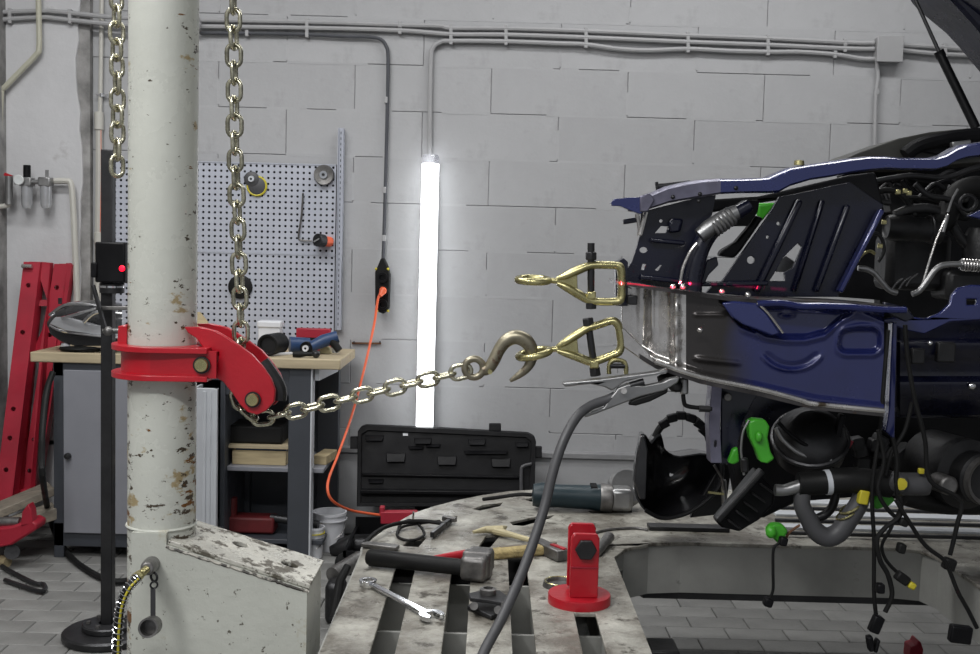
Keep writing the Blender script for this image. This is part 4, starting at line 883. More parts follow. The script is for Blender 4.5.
for y0_, y1_ in ((2.385, 2.395), (2.735, 2.745), (2.06, 2.07)):
    MB().span((-.312, y0_, DZ - .20), (.33, y1_, DZ - .05)).build('cross_rib', 'decktube', fb)
MB().span((-.312, 2.10, DZ - .21), (.33, 3.0, DZ - .20)).build('belly_plate', 'decktube', fb)
for x in (-.155, -.09, -.015, .05, .125, .19, .27): 
    MB().span((x - .004, 1.9, DZ - .14), (x + .004, 2.9, DZ - TH)).build('stiffener', 'decktube', fb)
MB().slab([Vector((p.x * .98 if i < 9 else p.x, p.y - .03, DZ - .10)) for i, p in enumerate([Vector((-.31, 2.9, 0)), D(375, 540), D(413, 516), D(457, 503), D(509, 494), Vector((.15, 3.68, DZ)), Vector((2.5, 3.70, DZ)), Vector((2.5, 3.20, DZ)), Vector((.45, 3.18, DZ)), Vector((.30, 3.0, DZ))])], (0, 0, -.01)).build('slot_shade_sheet', 'deepdark', fb)  # near-black sheet added below so the rear slots look shaded
for x, y in ((.0, 2.9), (2.3, 3.3), (.0, 2.1), (2.2, 2.1)):
    MB().span((x - .06, y - .06, 0), (x + .06, y + .06, DZ - .19 if x == 0 else DZ - TH)).build('leg', 'darksteel', fb, bevel=.006)
MB().span((1.25, 1.9, DZ - .14), (2.5, 3.0, DZ - .13)).build('side_pan', 'decktube', fb)
# red stop under the deck seen in the opening
t = thing('red_base_clamp', PZ(655, 654, .1), 'dark red clamp block low in the bench opening beside the slats', 'clamp')
q = P(666, 652, 2.75); MB().box(q + Vector((-.01, 0, -.10)), (.075, .10, .24)).build('block', 'darksteel', t, bevel=.006); MB().box(q + Vector((.01, -.05, -.02)), (.07, .05, .05)).build('jaw', 'reddull', t, bevel=.006)
MB().box(Vector((q.x, q.y, (q.z - .24) / 2)), (.06, .06, q.z - .24)).build('post', 'darksteel', t)
t = thing('red_wedge', PZ(915, 654, 0), 'small red painted block on the pavers under the bench opening', 'block')
q = PZ(916, 660, 0)
MB().slab([q + Vector((x * .001, 0, z * .001)) for x, z in ((-22, 0), (22, 0), (24, 35), (14, 62), (4, 66), (-2, 50), (-20, 44))], (0, .06, 0)).build('block', 'reddull', t, bevel=.003)

# ---- red anchor on the deck
t = thing('anchor_clamp', D(578, 600), 'bright red anchor bracket with round base bolted on the deck', 'clamp')
c = D(579, 602); R_ = m(32, c.y)
MB().lathe([(0, 0), (R_, 0), (R_, .018), (R_ * .985, .021), (0, .021)], c, seg=48).build('base_disc', 'red', t)
wv = m(14.2, c.y)
def cheek(y): 
    pts = [(-wv, .02), (wv, .02), (wv, .158), (wv * .82, .168), (-wv * .82, .168), (-wv, .158)]
    return [c + Vector((x + .007, y, z)) for x, z in pts]
MB().slab(cheek(-.035), (0, .014, 0)).build('front_cheek', 'red', t, bevel=.003)
MB().slab([p + Vector((-.002, 0, .006)) for p in cheek(.034)], (0, .014, 0)).build('rear_cheek', 'red', t, bevel=.003)
MB().box(c + Vector((.007, .006, .05)), (wv * 1.8, .05, .062)).build('web', 'red', t, bevel=.002)
MB().bar(c + Vector((-wv + .007, -.0365, .092)), c + Vector((wv + .007, -.0365, .092)), .003, .0025).build('fold_edge', 'reddull', t)
q = c + Vector((.008, -.036, .134))
MB().cyl(q, q - VY * .012, m(11, c.y), seg=6).build('bolt', 'darksteel', t, bevel=.002); MB().cyl(q + VY * .09, q, m(5, c.y)).build('bolt_shank', 'darksteel', t)
MB().cyl(c + Vector((.007, -.02, .135)), c + Vector((.007, .034, .135)), .016).build('spacer', 'steel', t)
t = thing('round_disc_tool', D(560, 590), 'round dark disc tool half hidden behind the red anchor', 'disc')
c2 = D(560, 586); MB().lathe([(0, .004), (.030, .004), (.032, .012), (.040, .012), (.042, 0), (0, 0)], c2, seg=32).build('body', 'worn', t); MB().ring(c2 + VZ * .012, .036, .002).build('rim', 'zinc', t)
MB().tube(smoothpath([c2 + Vector((.03, 0, .012)), c2 + Vector((.04, -.01, .03)), c2 + Vector((.035, .0, .05))], 4), .004, 8).build('hook', 'brass', t)
t = thing('socket_bit', D(604, 546), 'short steel socket leaning behind the red anchor', 'socket')
a_, b_ = D(597, 553, DZ + .01), D(609, 537, DZ + .02); MB().tube([a_, a_.lerp(b_, .5), b_], [.011, .013, .016], 14).build('barrel', 'worn', t)
# ---- sledge hammer
t = thing('sledge_hammer', D(430, 565), 'club hammer with black handle and worn steel head on the deck', 'hammer')
a_, b_ = D(368, 557, DZ + .024), D(468, 568, DZ + .028)
hz = m(9, 2.7)
MB().tube([a_, a_.lerp(b_, .03), a_.lerp(b_, .5), b_], [hz * .8, hz, hz * .92, hz * .9], 14).build('handle', 'rubber', t)
c = D(476, 577, DZ + .0); ang = math.radians(-72)
R2 = Matrix.Rotation(math.radians(-12), 3, 'Z')
MB().box(c + Vector((.003, 0, .033)), (.064, .116, .060), R2).build('head', 'worn', t, bevel=.011, bseg=2)
MB().box(c + Vector((.003, 0, .033)), (.070, .036, .066), R2).build('eye', 'worn', t, bevel=.006)
t = thing('red_handled_tool', D(455, 556), 'tool with a tapering bright red handle behind the hammer', 'tool')
MB().tube([D(432, 557.5, DZ + .012), D(450, 556, DZ + .014), D(468, 554, DZ + .014)], [.004, .010, .013], 12).build('handle', 'red', t)
# ---- brush with yellow bristles
t = thing('wire_brush', D(525, 556), 'hand brush with short yellow bristles lying on the deck', 'brush')
MB().bar(D(492, 554, DZ + .012), D(546, 549, DZ + .014), .036, .026).build('bristles', 'bristle', t, bevel=.008)
MB().bar(D(500, 549, DZ + .02), D(556, 544, DZ + .02), .012, .014).build('back', 'oldwood', t, bevel=.002)
# ---- pale T-shaped hammer with dark head
t = thing('body_hammer', D(500, 535), 'pale handled body hammer with dark steel end, lying across the deck', 'hammer')
MB().tube([D(473, 532, DZ + .012), D(486, 529.5, DZ + .014), D(502, 530, DZ + .016), D(506, 527, DZ + .016)], [.004, .010, .013, .004], 10).build('cross_head', 'brass', t)
MB().tube([D(495, 531, DZ + .014), D(512, 535, DZ + .014), D(530, 540, DZ + .014)], [.012, .008, .007], 10).build('handle', 'brass', t)
MB().bar(D(535, 543, DZ + .016), D(563, 556, DZ + .016), .035, .03).build('steel_end', 'worn', t, bevel=.004)
MB().bar(D(552, 545, DZ + .03), D(565, 550, DZ + .03), .012, .008).build('red_tip', 'red', t)
# ---- combination wrench
t = thing('combination_wrench', D(402, 603), 'long bright chrome combination wrench lying across two slats', 'wrench')
wz = DZ + .006; a_, b_ = D(367, 583.5, wz), D(430, 617, wz)
dd = (b_ - a_).normalized(); nn_ = Vector((-dd.y, dd.x, 0))
MB().slab([a_ + dd * .02 + nn_ * .008, a_ + dd * .02 - nn_ * .008, b_ - dd * .02 - nn_ * .0105, b_ - dd * .02 + nn_ * .0105], (0, 0, .008)).build('shaft', 'chrome', t, bevel=.003)
def arc(c, r, a0, a1, n, z=0): return [c + dd * (r * math.cos(math.radians(a0 + (a1 - a0) * k / n))) + nn_ * (r * math.sin(math.radians(a0 + (a1 - a0) * k / n))) for k in range(n + 1)]
c = a_ + dd * .004
MB().slab(arc(c, .021, 0, 345, 23) , (0, 0, .011), [arc(c, .0125, 0, 330, 11)]).build('ring_end', 'chrome', t, bevel=.002)
c = b_ + dd * .006
jaw = arc(c, .028, 42, 318, 22) + [c + dd * .012 - nn_ * .009, c - dd * .010 - nn_ * .009, c - dd * .014, c - dd * .010 + nn_ * .011, c + dd * .016 + nn_ * .011]
MB().slab(jaw, (0, 0, .010)).build('open_end', 'chrome', t, bevel=.002)
# ---- dark casting
t = thing('cast_bracket', D(490, 605), 'dark cast steel bracket with a round hole on the deck slat', 'bracket')
c = D(488, 600, DZ + .02)
def CC(x, y, z): return D(x, y, DZ + z)
MB().slab([CC(468, 593, .035), CC(480, 590, .035), CC(500, 590, .035), CC(513, 600, .035), CC(512, 604, .035), CC(490, 600, .035), CC(470, 598, .035)], (0, 0, -.008)).build('upper_plate', 'darksteel', t, bevel=.002)
MB().lathe([(.006, 0), (.018, 0), (.019, .012), (.011, .014), (.010, .0)], CC(488, 594, .034)).build('bush', 'worn', t)
MB().slab([CC(467, 610, .002), CC(475, 604, .002), CC(512, 606, .002), CC(510, 614, .002), CC(491, 620, .002)], (0, 0, .010)).build('lower_plate', 'darksteel', t, bevel=.002)
for x, y in ((474, 606), (498, 610), (505, 605)): MB().cyl(CC(x, y, .008), CC(x, y, .03), .009).build('pillar', 'worn', t)
# ---- pliers and wires
t = thing('long_pliers', D(400, 545), 'long nose pliers lying open at the rear of the deck', 'pliers')
MB().bar(D(363, 544, DZ + .008), D(398, 548, DZ + .008), .030, .012).build('jaws', 'worn', t, bevel=.003)
MB().tube(smoothpath([D(365, 543, DZ + .01), D(378, 531, DZ + .02), D(395, 524, DZ + .02), D(420, 521, DZ + .02), D(447, 524, DZ + .015)], 6), .006, 8).build('grip', 'rubber', t)
t = thing('wire_loop', D(410, 530), 'loop of thin black cable lying on the deck beside the pliers', 'cable')
MB().tube(smoothpath([D(398, 533, DZ + .006), D(400, 525, DZ + .008), D(410, 520, DZ + .01), D(420, 526, DZ + .01), D(424, 535, DZ + .006), D(414, 540, DZ + .005), D(402, 539, DZ + .005), D(397, 534, DZ + .006), D(405, 526, DZ + .012), D(440, 521, DZ + .01)], 6), .004, 6).build('loop', 'rubber', t)
MB().tube([D(413, 522, DZ + .01), D(413.5, 512, DZ + .05)], .003, 6).build('pin', 'steel', t)
t = thing('bar_clamp', D(445, 525), 'small dark steel bar clamp lying beside the wire loop', 'clamp')
MB().bar(D(432, 535, DZ + .012), D(452, 519, DZ + .012), .012, .016).build('bar', 'darksteel', t, bevel=.002)
MB().bar(D(443, 518, DZ + .016), D(456, 520, DZ + .016), .016, .014).build('jaw', 'worn', t, bevel=.002)
# ---- angle grinder
t = thing('angle_grinder', D(575, 503), 'teal angle grinder with worn aluminium head lying on the deck', 'grinder')
r = m(13.5, 3.4); Yg = 3.36
g0, g1, g2 = P(532, 485, Yg), P(603, 496, Yg), P(632, 492, Yg)
g0.z = g1.z = DZ + r; g0.z += .004
dgr = (g1 - g0).normalized()
MB().lathe([(0, 0), (r * .8, .004), (r * .95, .03), (r * .85, .08), (r * .9, .18), (r * 1.0, .21), (r * 1.0, (g1 - g0).length), (0, (g1 - g0).length)], g0, dgr, 24).build('motor_body', 'teal', t)
MB().lathe([(r * 1.02, 0), (r * 1.08, .005), (r * 1.05, .035), (r * .9, .04), (0, .04)], g1 - dgr * .01, dgr, 24).build('gear_flange', 'worn', t)
MB().box(g1 + dgr * .055 + VZ * .002, (.07, .075, r * 1.7)).build('gear_head', 'alu', t, bevel=.014)
MB().lathe([(0, .03), (m(17, Yg), .03), (m(19.5, Yg), .02), (m(19.5, Yg), 0), (m(16, Yg), 0)], g1 + dgr * .075 + Vector((0, .05, .022)), (.15, -.85, .45), 30, 0, 360).build('guard', 'alu', t)
for k in range(5): MB().box(g1 - dgr * (.03 + .0 * k) + Vector((0, -r * .2 + .012 * k - .02, r * .92)), (.02, .004, .006)).build('vent_slot', 'darksteel', t)
MB().tube(smoothpath([g0, g0 + Vector((-.04, 0, .0)), g0 + Vector((-.10, .02, -.015)), g0 + Vector((-.15, .05, -.03))], 5), .006, 8).build('power_cord', 'rubber', t)
# thin cord on the deck
tag(MB().tube(smoothpath([D(594, 533, DZ + .004), D(610, 529.5, DZ + .004), D(635, 528, DZ + .004), D(648, 530, DZ + .004)], 5), .004, 6).build('steel_rod', 'worn'), 'thin bent steel rod lying behind the red anchor', 'rod')
tag(MB().bar(D(648, 526.5, DZ + .006), D(728, 528.5, DZ + .006), .05, .012).build('flat_bar', 'darksteel', bevel=.002), 'flat dark steel bar lying under the round black housing', 'bar')
# floor things between tower and bench
t = thing('caster', PZ(345, 569, .0), 'black rubber wheel on the floor beside the bench end', 'wheel')
c = PZ(346, 574, .0) + VZ * .045
MB().lathe([(0, -.02), (.03, -.02), (.045, -.016), (.045, .016), (.03, .02), (0, .02)], c, (.35, -1, .2)).build('tyre', 'rubber', t); MB().lathe([(0, .026), (.010, .025), (.013, .018)], c, (.35, -1, .2)).build('hub', 'zinc', t)
t = thing('machine_foot', PZ(355, 560, 0), 'dark machine foot on the floor behind the black wheel', 'machine')
q = PZ(358, 556, 0)
MB().tube([q + Vector((-.12, 0, .02)), q + Vector((-.03, 0, .045)), q + Vector((.1, 0, .05)), q + Vector((.15, .03, .09))], [.02, .05, .05, .04], 14).build('casting', 'darksteel', t)
MB().box(q + Vector((.02, .05, .03)), (.24, .08, .06)).build('foot', 'darksteel', t, bevel=.01)
t = thing('hydraulic_pump', PZ(330, 600, 0), 'black hydraulic pump parts on the floor between tower and bench', 'pump')
q = PZ(328, 625, 0)
MB().cyl(q + Vector((0, .1, .15)), q + Vector((.08, .25, .17)), .03).build('cylinder', 'worn', t); MB().box(q + Vector((.02, .05, .075)), (.07, .10, .15)).build('body', 'darksteel', t, bevel=.02)
MB().tube([q + Vector((.03, -.05, .05)), q + Vector((.04, 0, .16)), q + Vector((.06, .05, .2))], [.02, .016, .014], 10).build('fitting', 'rubber', t)

# ================================================================== WELDING EARTH CABLE AND CLAMP
t = thing('earth_clamp', P(610, 400, 2.22), 'large galvanised spring clamp with grey cable gripping the car sill', 'clamp')
Yk = 2.26
MB().slab(PP([(562, 383), (600, 379), (655, 372), (668, 369), (668, 373), (640, 378), (625, 382), (612, 391), (604, 387), (590, 384), (565, 387)], Yk), (0, .028, 0)).build('upper_jaw', 'alu', t, bevel=.003)
MB().slab(PP([(610, 398), (618, 388), (628, 384), (644, 386), (660, 383), (668, 379), (680, 377), (678, 383), (664, 391), (640, 397), (622, 404), (596, 414), (585, 418), (584, 414), (603, 408)], Yk + .004), (0, .024, 0)).build('lower_jaw', 'alu', t, bevel=.003)
MB().slab(PP([(632, 400), (650, 394), (668, 387), (668, 393), (650, 402), (636, 406), (628, 405)], Yk + .006), (0, .02, 0)).build('grip_sleeve', 'rubber', t, bevel=.004)
MB().cyl(P(624, 391, Yk - .006), P(624, 391, Yk + .03), m(3, Yk)).build('rivet', 'steel', t)
MB().cyl(P(630, 386, Yk + .012), P(644, 382, Yk + .012), m(4, Yk)).build('spring', 'darksteel', t)
wc = [P(620, 394, Yk + .016), P(606, 400, Yk + .012), P(590, 406, Yk), P(576, 418, 2.24), P(563, 442, 2.22), P(553, 472, 2.2), P(545, 505, 2.18), P(534, 540, 2.15), P(520, 578, 2.1), P(502, 618, 2.04), P(484, 652, 2.0), P(465, 700, 1.95)]
MB().tube(smoothpath(wc, 8), m(5.2, 2.15), 12).build('cable', 'greyrubber', t)
# ================================================================== CAR FRONT END
car = thing('car_front_end', (1.4, 2.9, DZ), 'stripped blue car front end with open bonnet over the bench', 'car')
# ---- blue side panel with pressed relief
def lin(x, pts):
    for (a, b), (c, d_) in zip(pts, pts[1:]):
        if a <= x <= c: return b + (d_ - b) * (x - a) / (c - a)
    return pts[0][1] if x < pts[0][0] else pts[-1][1]
def sst(e0, e1, v):
    t_ = max(0, min(1, (v - e0) / (e1 - e0))); return t_ * t_ * (3 - 2 * t_)
TOP = [(622, 284), (640, 287), (700, 296), (735, 301), (760, 303), (884, 309)]
BOT = [(622, 330), (640, 352), (656, 362), (700, 377), (758, 389), (815, 402), (884, 410)]
def relief(x, y):   # mm, positive = towards the camera
    d_ = 0
    # upper scoop: recessed area bounded by a wavy lower lip
    lip = lin(x, [(700, 303), (722, 303), (740, 326), (765, 335), (785, 338), (805, 338), (825, 333), (842, 318), (856, 311), (870, 314), (884, 320)])
    d_ -= 22 * (1 - sst(lip - 5, lip + 2, y)) * sst(718, 730, x)
    d_ += 5 * math.exp(-((y - lip - 3) / 3.0) ** 2) * sst(735, 745, x)
    # top rolled edge
    tp = lin(x, TOP); d_ += 24 * math.exp(-((y - tp - 1) / 3.5) ** 2) * sst(735, 760, x)
    # crescent pressing
    r_ = math.hypot((x - 792) / 1.28, (y - 345)); 
    if y > 348: d_ += 5 * math.exp(-((r_ - 25) / 2.2) ** 2) * sst(350, 360, y) - 4 * math.exp(-((r_ - 21) / 3) ** 2) * sst(350, 358, y)
    # D shaped pocket
    def sd_box(px_, py, cx, cy, hx, hy, rr):
        qx, qy = abs(px_ - cx) - hx + rr, abs(py - cy) - hy + rr; return math.hypot(max(qx, 0), max(qy, 0)) + min(max(qx, qy), 0) - rr
    s1 = sd_box(x, y + (x - 858) * .0 , 859, 340, 21, 12, 9) + max(0, (850 - x) * .35 - (y - 336) * .3) * .6
    d_ -= 14 * (1 - sst(-4, 2, s1)); d_ += 4 * math.exp(-((s1 - 3) / 2.5) ** 2)
    # small oval dimple
    e = math.hypot((x - 787) / 8, (y - 313) / 4); d_ += 9 * math.exp(-e * e * 1.2)
    # ridge of bare steel
    d_ += 13 * math.exp(-((x - 676) / 4.5) ** 2) + 2 * math.sin(y * .35) * math.exp(-((x - 676) / 6) ** 2)
    d_ += 8 * math.exp(-((x - 652) / 3) ** 2) * (1 - sst(325, 345, y)); d_ -= 6 * math.exp(-((x - 642) / 5) ** 2)
    d_ += 4 * math.exp(-((y - 315) / 2.0) ** 2) * sst(690, 697, x) * (1 - sst(722, 728, x)) + 5 * math.exp(-((y - 359 - (x - 700) * .1) / 3) ** 2) * sst(690, 700, x) * (1 - sst(735, 745, x))
    d_ += 2.5 * math.sin(x * .11 + y * .05) * (1 - sst(700, 740, x))
    # diagonal folded patch
    w_ = abs((x - 750) - (y - 318) * 1.25); d_ += 12 * (1 - sst(9, 14, w_)) * sst(302, 306, y) * (1 - sst(330, 338, y))
    # bottom turned edge
    bt = lin(x, BOT); d_ += 9 * sst(bt - 9, bt - 2, y)
    return d_
def relief_panel(name, x0, x1, mat, Yf, nx_, ny_, th=.012):
    vs = []; fs = []
    for i in range(nx_ + 1):
        x = x0 + (x1 - x0) * i / nx_; a_, b_ = lin(x, TOP), lin(x, BOT)
        for j in range(ny_ + 1):
            y = a_ + (b_ - a_) * j / ny_; vs.append(P(x, y, Yf(x) - relief(x, y) * .001))
    W_ = ny_ + 1; n_ = len(vs); vs += [v + VY * th for v in vs]
    for i in range(nx_):
        for j in range(ny_):
            q = (i * W_ + j, (i + 1) * W_ + j, (i + 1) * W_ + j + 1, i * W_ + j + 1); fs.append(q); fs.append(tuple(k + n_ for k in reversed(q)))
    for i in range(nx_):
        for j in (0, ny_): a_, b_ = i * W_ + j, (i + 1) * W_ + j; fs.append((a_, b_, b_ + n_, a_ + n_))
    for j in range(ny_):
        for i in (0, nx_): a_, b_ = i * W_ + j, i * W_ + j + 1; fs.append((a_, b_, b_ + n_, a_ + n_))
    return MB().add(vs, fs).build(name, mat, car, smooth=50)
Yf = lambda x: 2.36 + .12 * (1 - sst(640, 700, x)) * .3
spn = relief_panel('side_panel', 686, 884, 'bluepanel', Yf, 150, 84)
relief_panel('crush_end', 622, 686, 'steel', Yf, 60, 60)
# folded blue tab across the seam
tb = PP([(722, 303), (733, 301), (757, 303), (768, 314), (781, 333), (772, 336), (757, 330), (742, 324), (731, 316)], 2.335)
MB().slab(tb, (0, .010, 0)).build('folded_tab', 'bluerail', spn, bevel=.004)
MB().tube(smoothpath(PP([(757, 303), (768, 313), (783, 333)], 2.332), 4), .0025, 6).build('tab_edge', 'steel', car)
# top flange shelf and bottom lip (have depth)
def shelf(name, pts, Y0, Y1, th, mat, **k):
    up = PP(pts, Y0); mb = MB()
    for a_, b_ in zip(up, up[1:]): mb.slab([a_, b_, b_ + VY * (Y1 - Y0), a_ + VY * (Y1 - Y0)], (0, 0, -th))
    return mb.build(name, mat, car, weld=False, **k)
shelf('top_flange', [(618, 281), (640, 284), (670, 289), (700, 293), (735, 298), (760, 299.5), (800, 300.5), (850, 302.5), (884, 305), (908, 308)], 2.34, 2.52, .008, 'burnt')
MB().tube(smoothpath(PP([(757, 304), (780, 303), (800, 306), (820, 306), (850, 307), (880, 309.5), (906, 310)], 2.335), 4), .007, 8).build('rolled_edge', 'blue', spn)
shelf('bottom_lip', [(640, 354), (656, 364), (700, 379), (758, 391), (815, 405), (884, 412)], 2.32, 2.52, .010, 'burnt')
MB().tube(smoothpath(PP([(655, 362), (700, 377), (758, 389), (800, 400), (815, 404), (884, 411)], 2.322), 4), .006, 8).build('lip_edge', 'steel', car)
mb = MB(); mb.slab(PP([(618, 330), (624, 328), (648, 352), (655, 362), (650, 366), (622, 346)], 2.33), (0, .05, 0)); mb.build('bent_flange', 'steel', car, bevel=.003)
mb = MB(); mb.slab(PP([(616, 262), (624, 258), (628, 262), (628, 306), (616, 306)], 2.37), (0, .04, 0)); mb.build('end_tab', 'navy', car, bevel=.002)
MB().slab(PP([(622, 284), (632, 288), (630, 345), (622, 330)], 2.38), (0, .02, 0)).build('end_plate', 'steel', car, bevel=.002)
MB().box(P(632, 300, 2.35), (.022, .02, .02)).build('square_nut', 'darksteel', car, bevel=.003)
for (x, y) in ((673, 287), (683, 287), (722, 292), (748, 295), (700, 330)): MB().ball(P(x, y, 2.335), (.007, .007, .007), 10, 6).build('rivet', 'steel', car)
# ---- inner plates with holes
Yi = 2.58
pl = [(622, 283), (622, 276), (632, 262), (637, 247), (640, 235), (641, 212), (660, 207), (700, 197), (716, 195), (712, 215), (698, 232), (690, 252), (684, 272), (684, 292), (640, 287)]
MB().slab(PP(pl, Yi), (0, .012, 0), [PP([(655, 233), (661, 226), (668, 226.5), (666, 233)], Yi), PP(circ(643.5, 250, 4, 3, 12), Yi), PP([(641, 270), (642.5, 264), (646, 264), (644, 270)], Yi), PP([(655, 270), (660, 265), (662, 265), (658, 271)], Yi), PP(circ(661, 221, 1.8, 1.8, 8), Yi)]).build('front_plate', 'navy', car, bevel=.002)
MB().slab(PP([(668, 225), (672, 218), (684, 219), (681, 232), (670, 233)], Yi - .02), (0, .02, 0)).build('pressed_boss', 'navy', car, bevel=.006)
MB().bar(P(640, 277, Yi - .01), P(680, 281, Yi - .01), .03, .012).build('rib', 'navy', car, bevel=.003)
MB().bar(P(650, 240, Yi - .01), P(684, 243, Yi - .01), .02, .01).build('rib', 'navy', car, bevel=.003)
MB().tube(smoothpath(PP([(646, 212), (643, 224), (640, 235)], Yi - .02), 4), .006, 8).build('plate_edge', 'steel', car)
MB().tube(PP([(637, 214), (640, 230), (639, 236)], Yi - .015), .005, 8).build('plate_edge', 'steel', car)
MB().bar(P(623, 222, Yi), P(636, 220, Yi), .02, .012).build('broken_stub', 'navy', car, bevel=.003)
# curved strut (wheel arch edge)
MB().tube(smoothpath(PP([(691, 292), (693, 275), (699, 252), (708, 235), (722, 221), (738, 212), (750, 205)], Yi - .03), 6), [m(v, Yi) for v in (11, 10, 9.5, 9, 8, 7, 6)], 16).build('curved_strut', 'blue', car).data.materials[0] = MT['navy']
MB().tube(smoothpath(PP([(680, 285), (683, 268), (690, 252), (697, 243)], Yi - .06), 5), .004, 8).build('strut_highlight_edge', 'steel', car)
MB().tube(smoothpath(PP([(700, 236), (712, 226), (724, 218), (737, 212)], Yi - .07), 3), [.018, .020, .018, .019, .017], 12).build('corrugated_sleeve', 'alu', car)
for k in range(6): MB().ring(P(714 + 3.4 * k, 228 - 2.4 * k, Yi - .07), .019, .004, (.8, 0, .55), 16, 6).build('sleeve_ridge', 'alu', car)
# diagonal slatted panel
dp = [(706, 293), (712, 286), (719, 285), (739, 257), (751, 240), (768, 216), (779, 197), (800, 193), (850, 182), (884, 205), (874, 222), (858, 252), (841, 290), (838, 297), (760, 297)]
MB().slab(PP(dp, Yi + .03), (0, .012, 0), [PP(circ(751, 260, 3.9, 3.9, 14), Yi + .03), PP([(769.5, 281), (775, 272.5), (783, 258), (798, 243), (802, 247), (793, 268), (784, 273), (785.5, 281)], Yi + .03), PP(circ(767.5, 237, 1.5, 2, 8), Yi + .03), PP(circ(778.5, 223.5, 2, 2, 8), Yi + .03)]).build('inner_wing_panel', 'navy', car, bevel=.002)
for (a_, b_, w_) in (((800, 200), (756, 292), 7), ((823, 200), (794, 292), 5), ((848, 205), (816, 292), 6)):
    MB().bar(P(*a_, Yi + .02), P(*b_, Yi + .02), .014, m(w_, Yi), (1, 0, .3)).build('pressed_rib', 'navy', car, bevel=.006)
MB().bar(P(881, 210, Yi + .01), P(839, 292, Yi + .01), .03, m(5, Yi), (1, 0, .3)).build('panel_flange', 'blue', car, bevel=.004)
MB().bar(P(768, 283, Yi + .015), P(700, 284, Yi + .015), .01, m(5, Yi)).build('lower_rib', 'navy', car, bevel=.003)
MB().slab(PP([(775, 264), (786, 256), (795, 262), (790, 272), (776, 272)], Yi + .10), (0, .02, 0)).build('seam_plate', 'alu', car)
MB().slab(PP([(706, 260), (717, 256), (719, 265), (709, 275), (704, 285), (700, 285)], Yi - .0), (0, .03, 0)).build('strut_bracket', 'navy', car, bevel=.004)
MB().slab(PP([(722, 250), (736, 242), (748, 228), (757, 215), (764, 218), (742, 250), (735, 258), (719, 256)], Yi + .05), (0, .04, 0)).build('headlamp_brace', 'black', car, bevel=.006)
MB().slab(PP([(714, 225), (726, 214), (745, 200), (760, 200), (758, 212), (748, 226), (733, 226), (722, 234)], Yi + .04), (0, .04, 0)).build('loom_bracket', 'black', car, bevel=.006)
# dark structure under the wing rail
MB().slab(PP([(640, 214), (700, 200), (760, 196), (850, 175), (876, 172), (884, 205), (850, 200), (779, 200), (740, 206), (716, 212), (690, 210), (662, 214)], Yi + .16), (0, .05, 0)).build('wing_inner', 'black', car, bevel=.01)
# ---- blue wing rail
YR = 2.52
rt = [(628, 203), (640, 199), (650, 194.5), (668, 187), (685, 183), (700, 180.5), (720, 179), (740, 179), (755, 178.5), (768, 178), (778, 173.5), (790, 168.5), (810, 165), (830, 162), (850, 159), (870, 156.5), (885, 156.5), (900, 158), (935, 158), (946, 155), (956, 149), (966, 145), (1000, 140)]
rb = [(628, 211), (640, 213), (650, 209), (668, 203), (685, 200), (700, 197.5), (720, 194), (740, 193), (755, 193), (768, 193), (778, 192.5), (790, 186), (810, 180), (830, 177), (850, 173), (870, 170.5), (885, 169), (900, 169.5), (935, 170), (946, 167), (956, 161), (966, 158), (1000, 154)]
def rail(name, i0, i1, mat):
    mb = MB(); vs = []; fs = []
    for i in range(i0, i1 + 1):
        a_, b_ = P(*rt[i], YR), P(*rb[i], YR); h = a_ - b_
        prof = [b_ + VY * .012, b_ + VY * .0, b_ + h * .12 - VY * .008, b_ + h * .85 - VY * .008, b_ + h - VY * .0, b_ + h + VY * .05 + VZ * .004, b_ + h + VY * .06 - VZ * .004, b_ + h * .8 + VY * .012]
        vs += prof
    n_ = 8
    for i in range(i1 - i0):
        for k in range(n_): fs.append((i * n_ + k, i * n_ + (k + 1) % n_, (i + 1) * n_ + (k + 1) % n_, (i + 1) * n_ + k))
    fs += [tuple(range(n_)), tuple((i1 - i0) * n_ + k for k in reversed(range(n_)))]
    return mb.add(vs, fs).build(name, mat, car, smooth=40)
rail('wing_rail', 6, len(rt) - 1, 'bluerail'); rail('sanded_rail_end', 0, 6, 'barerail')
MB().slab(PP([(611, 203), (614, 199), (628, 197.5), (645, 197), (644, 212), (640, 214), (629, 210), (620, 206), (612, 206)], YR - .012), (0, .03, 0)).build('rail_tip', 'bluerail', car, bevel=.004)
MB().slab(PP([(640, 196), (650, 193), (655, 200), (648, 212), (640, 212)], YR - .016), (0, .02, 0)).build('torn_edge', 'barerail', car, bevel=.003)
MB().cyl(P(657, 187, YR + .09), P(690, 183.5, YR + .09), .008).build('bolt_bar', 'darksteel', car); MB().cyl(P(656.5, 182, YR + .09), P(657.5, 190, YR + .09), .004).build('bolt_pin', 'darksteel', car)
MB().lathe([(0, 0), (.012, 0), (.011, .010), (0, .012)], P(799, 165, YR + .03)).build('rubber_buffer', 'zinc', car)
for x, y in ((700, 194), (699, 201), (736, 188), (673, 197)): MB().ball(P(x, y, YR - .010), (.005, .004, .005), 8, 6).build('spot_hole', 'darksteel', car)
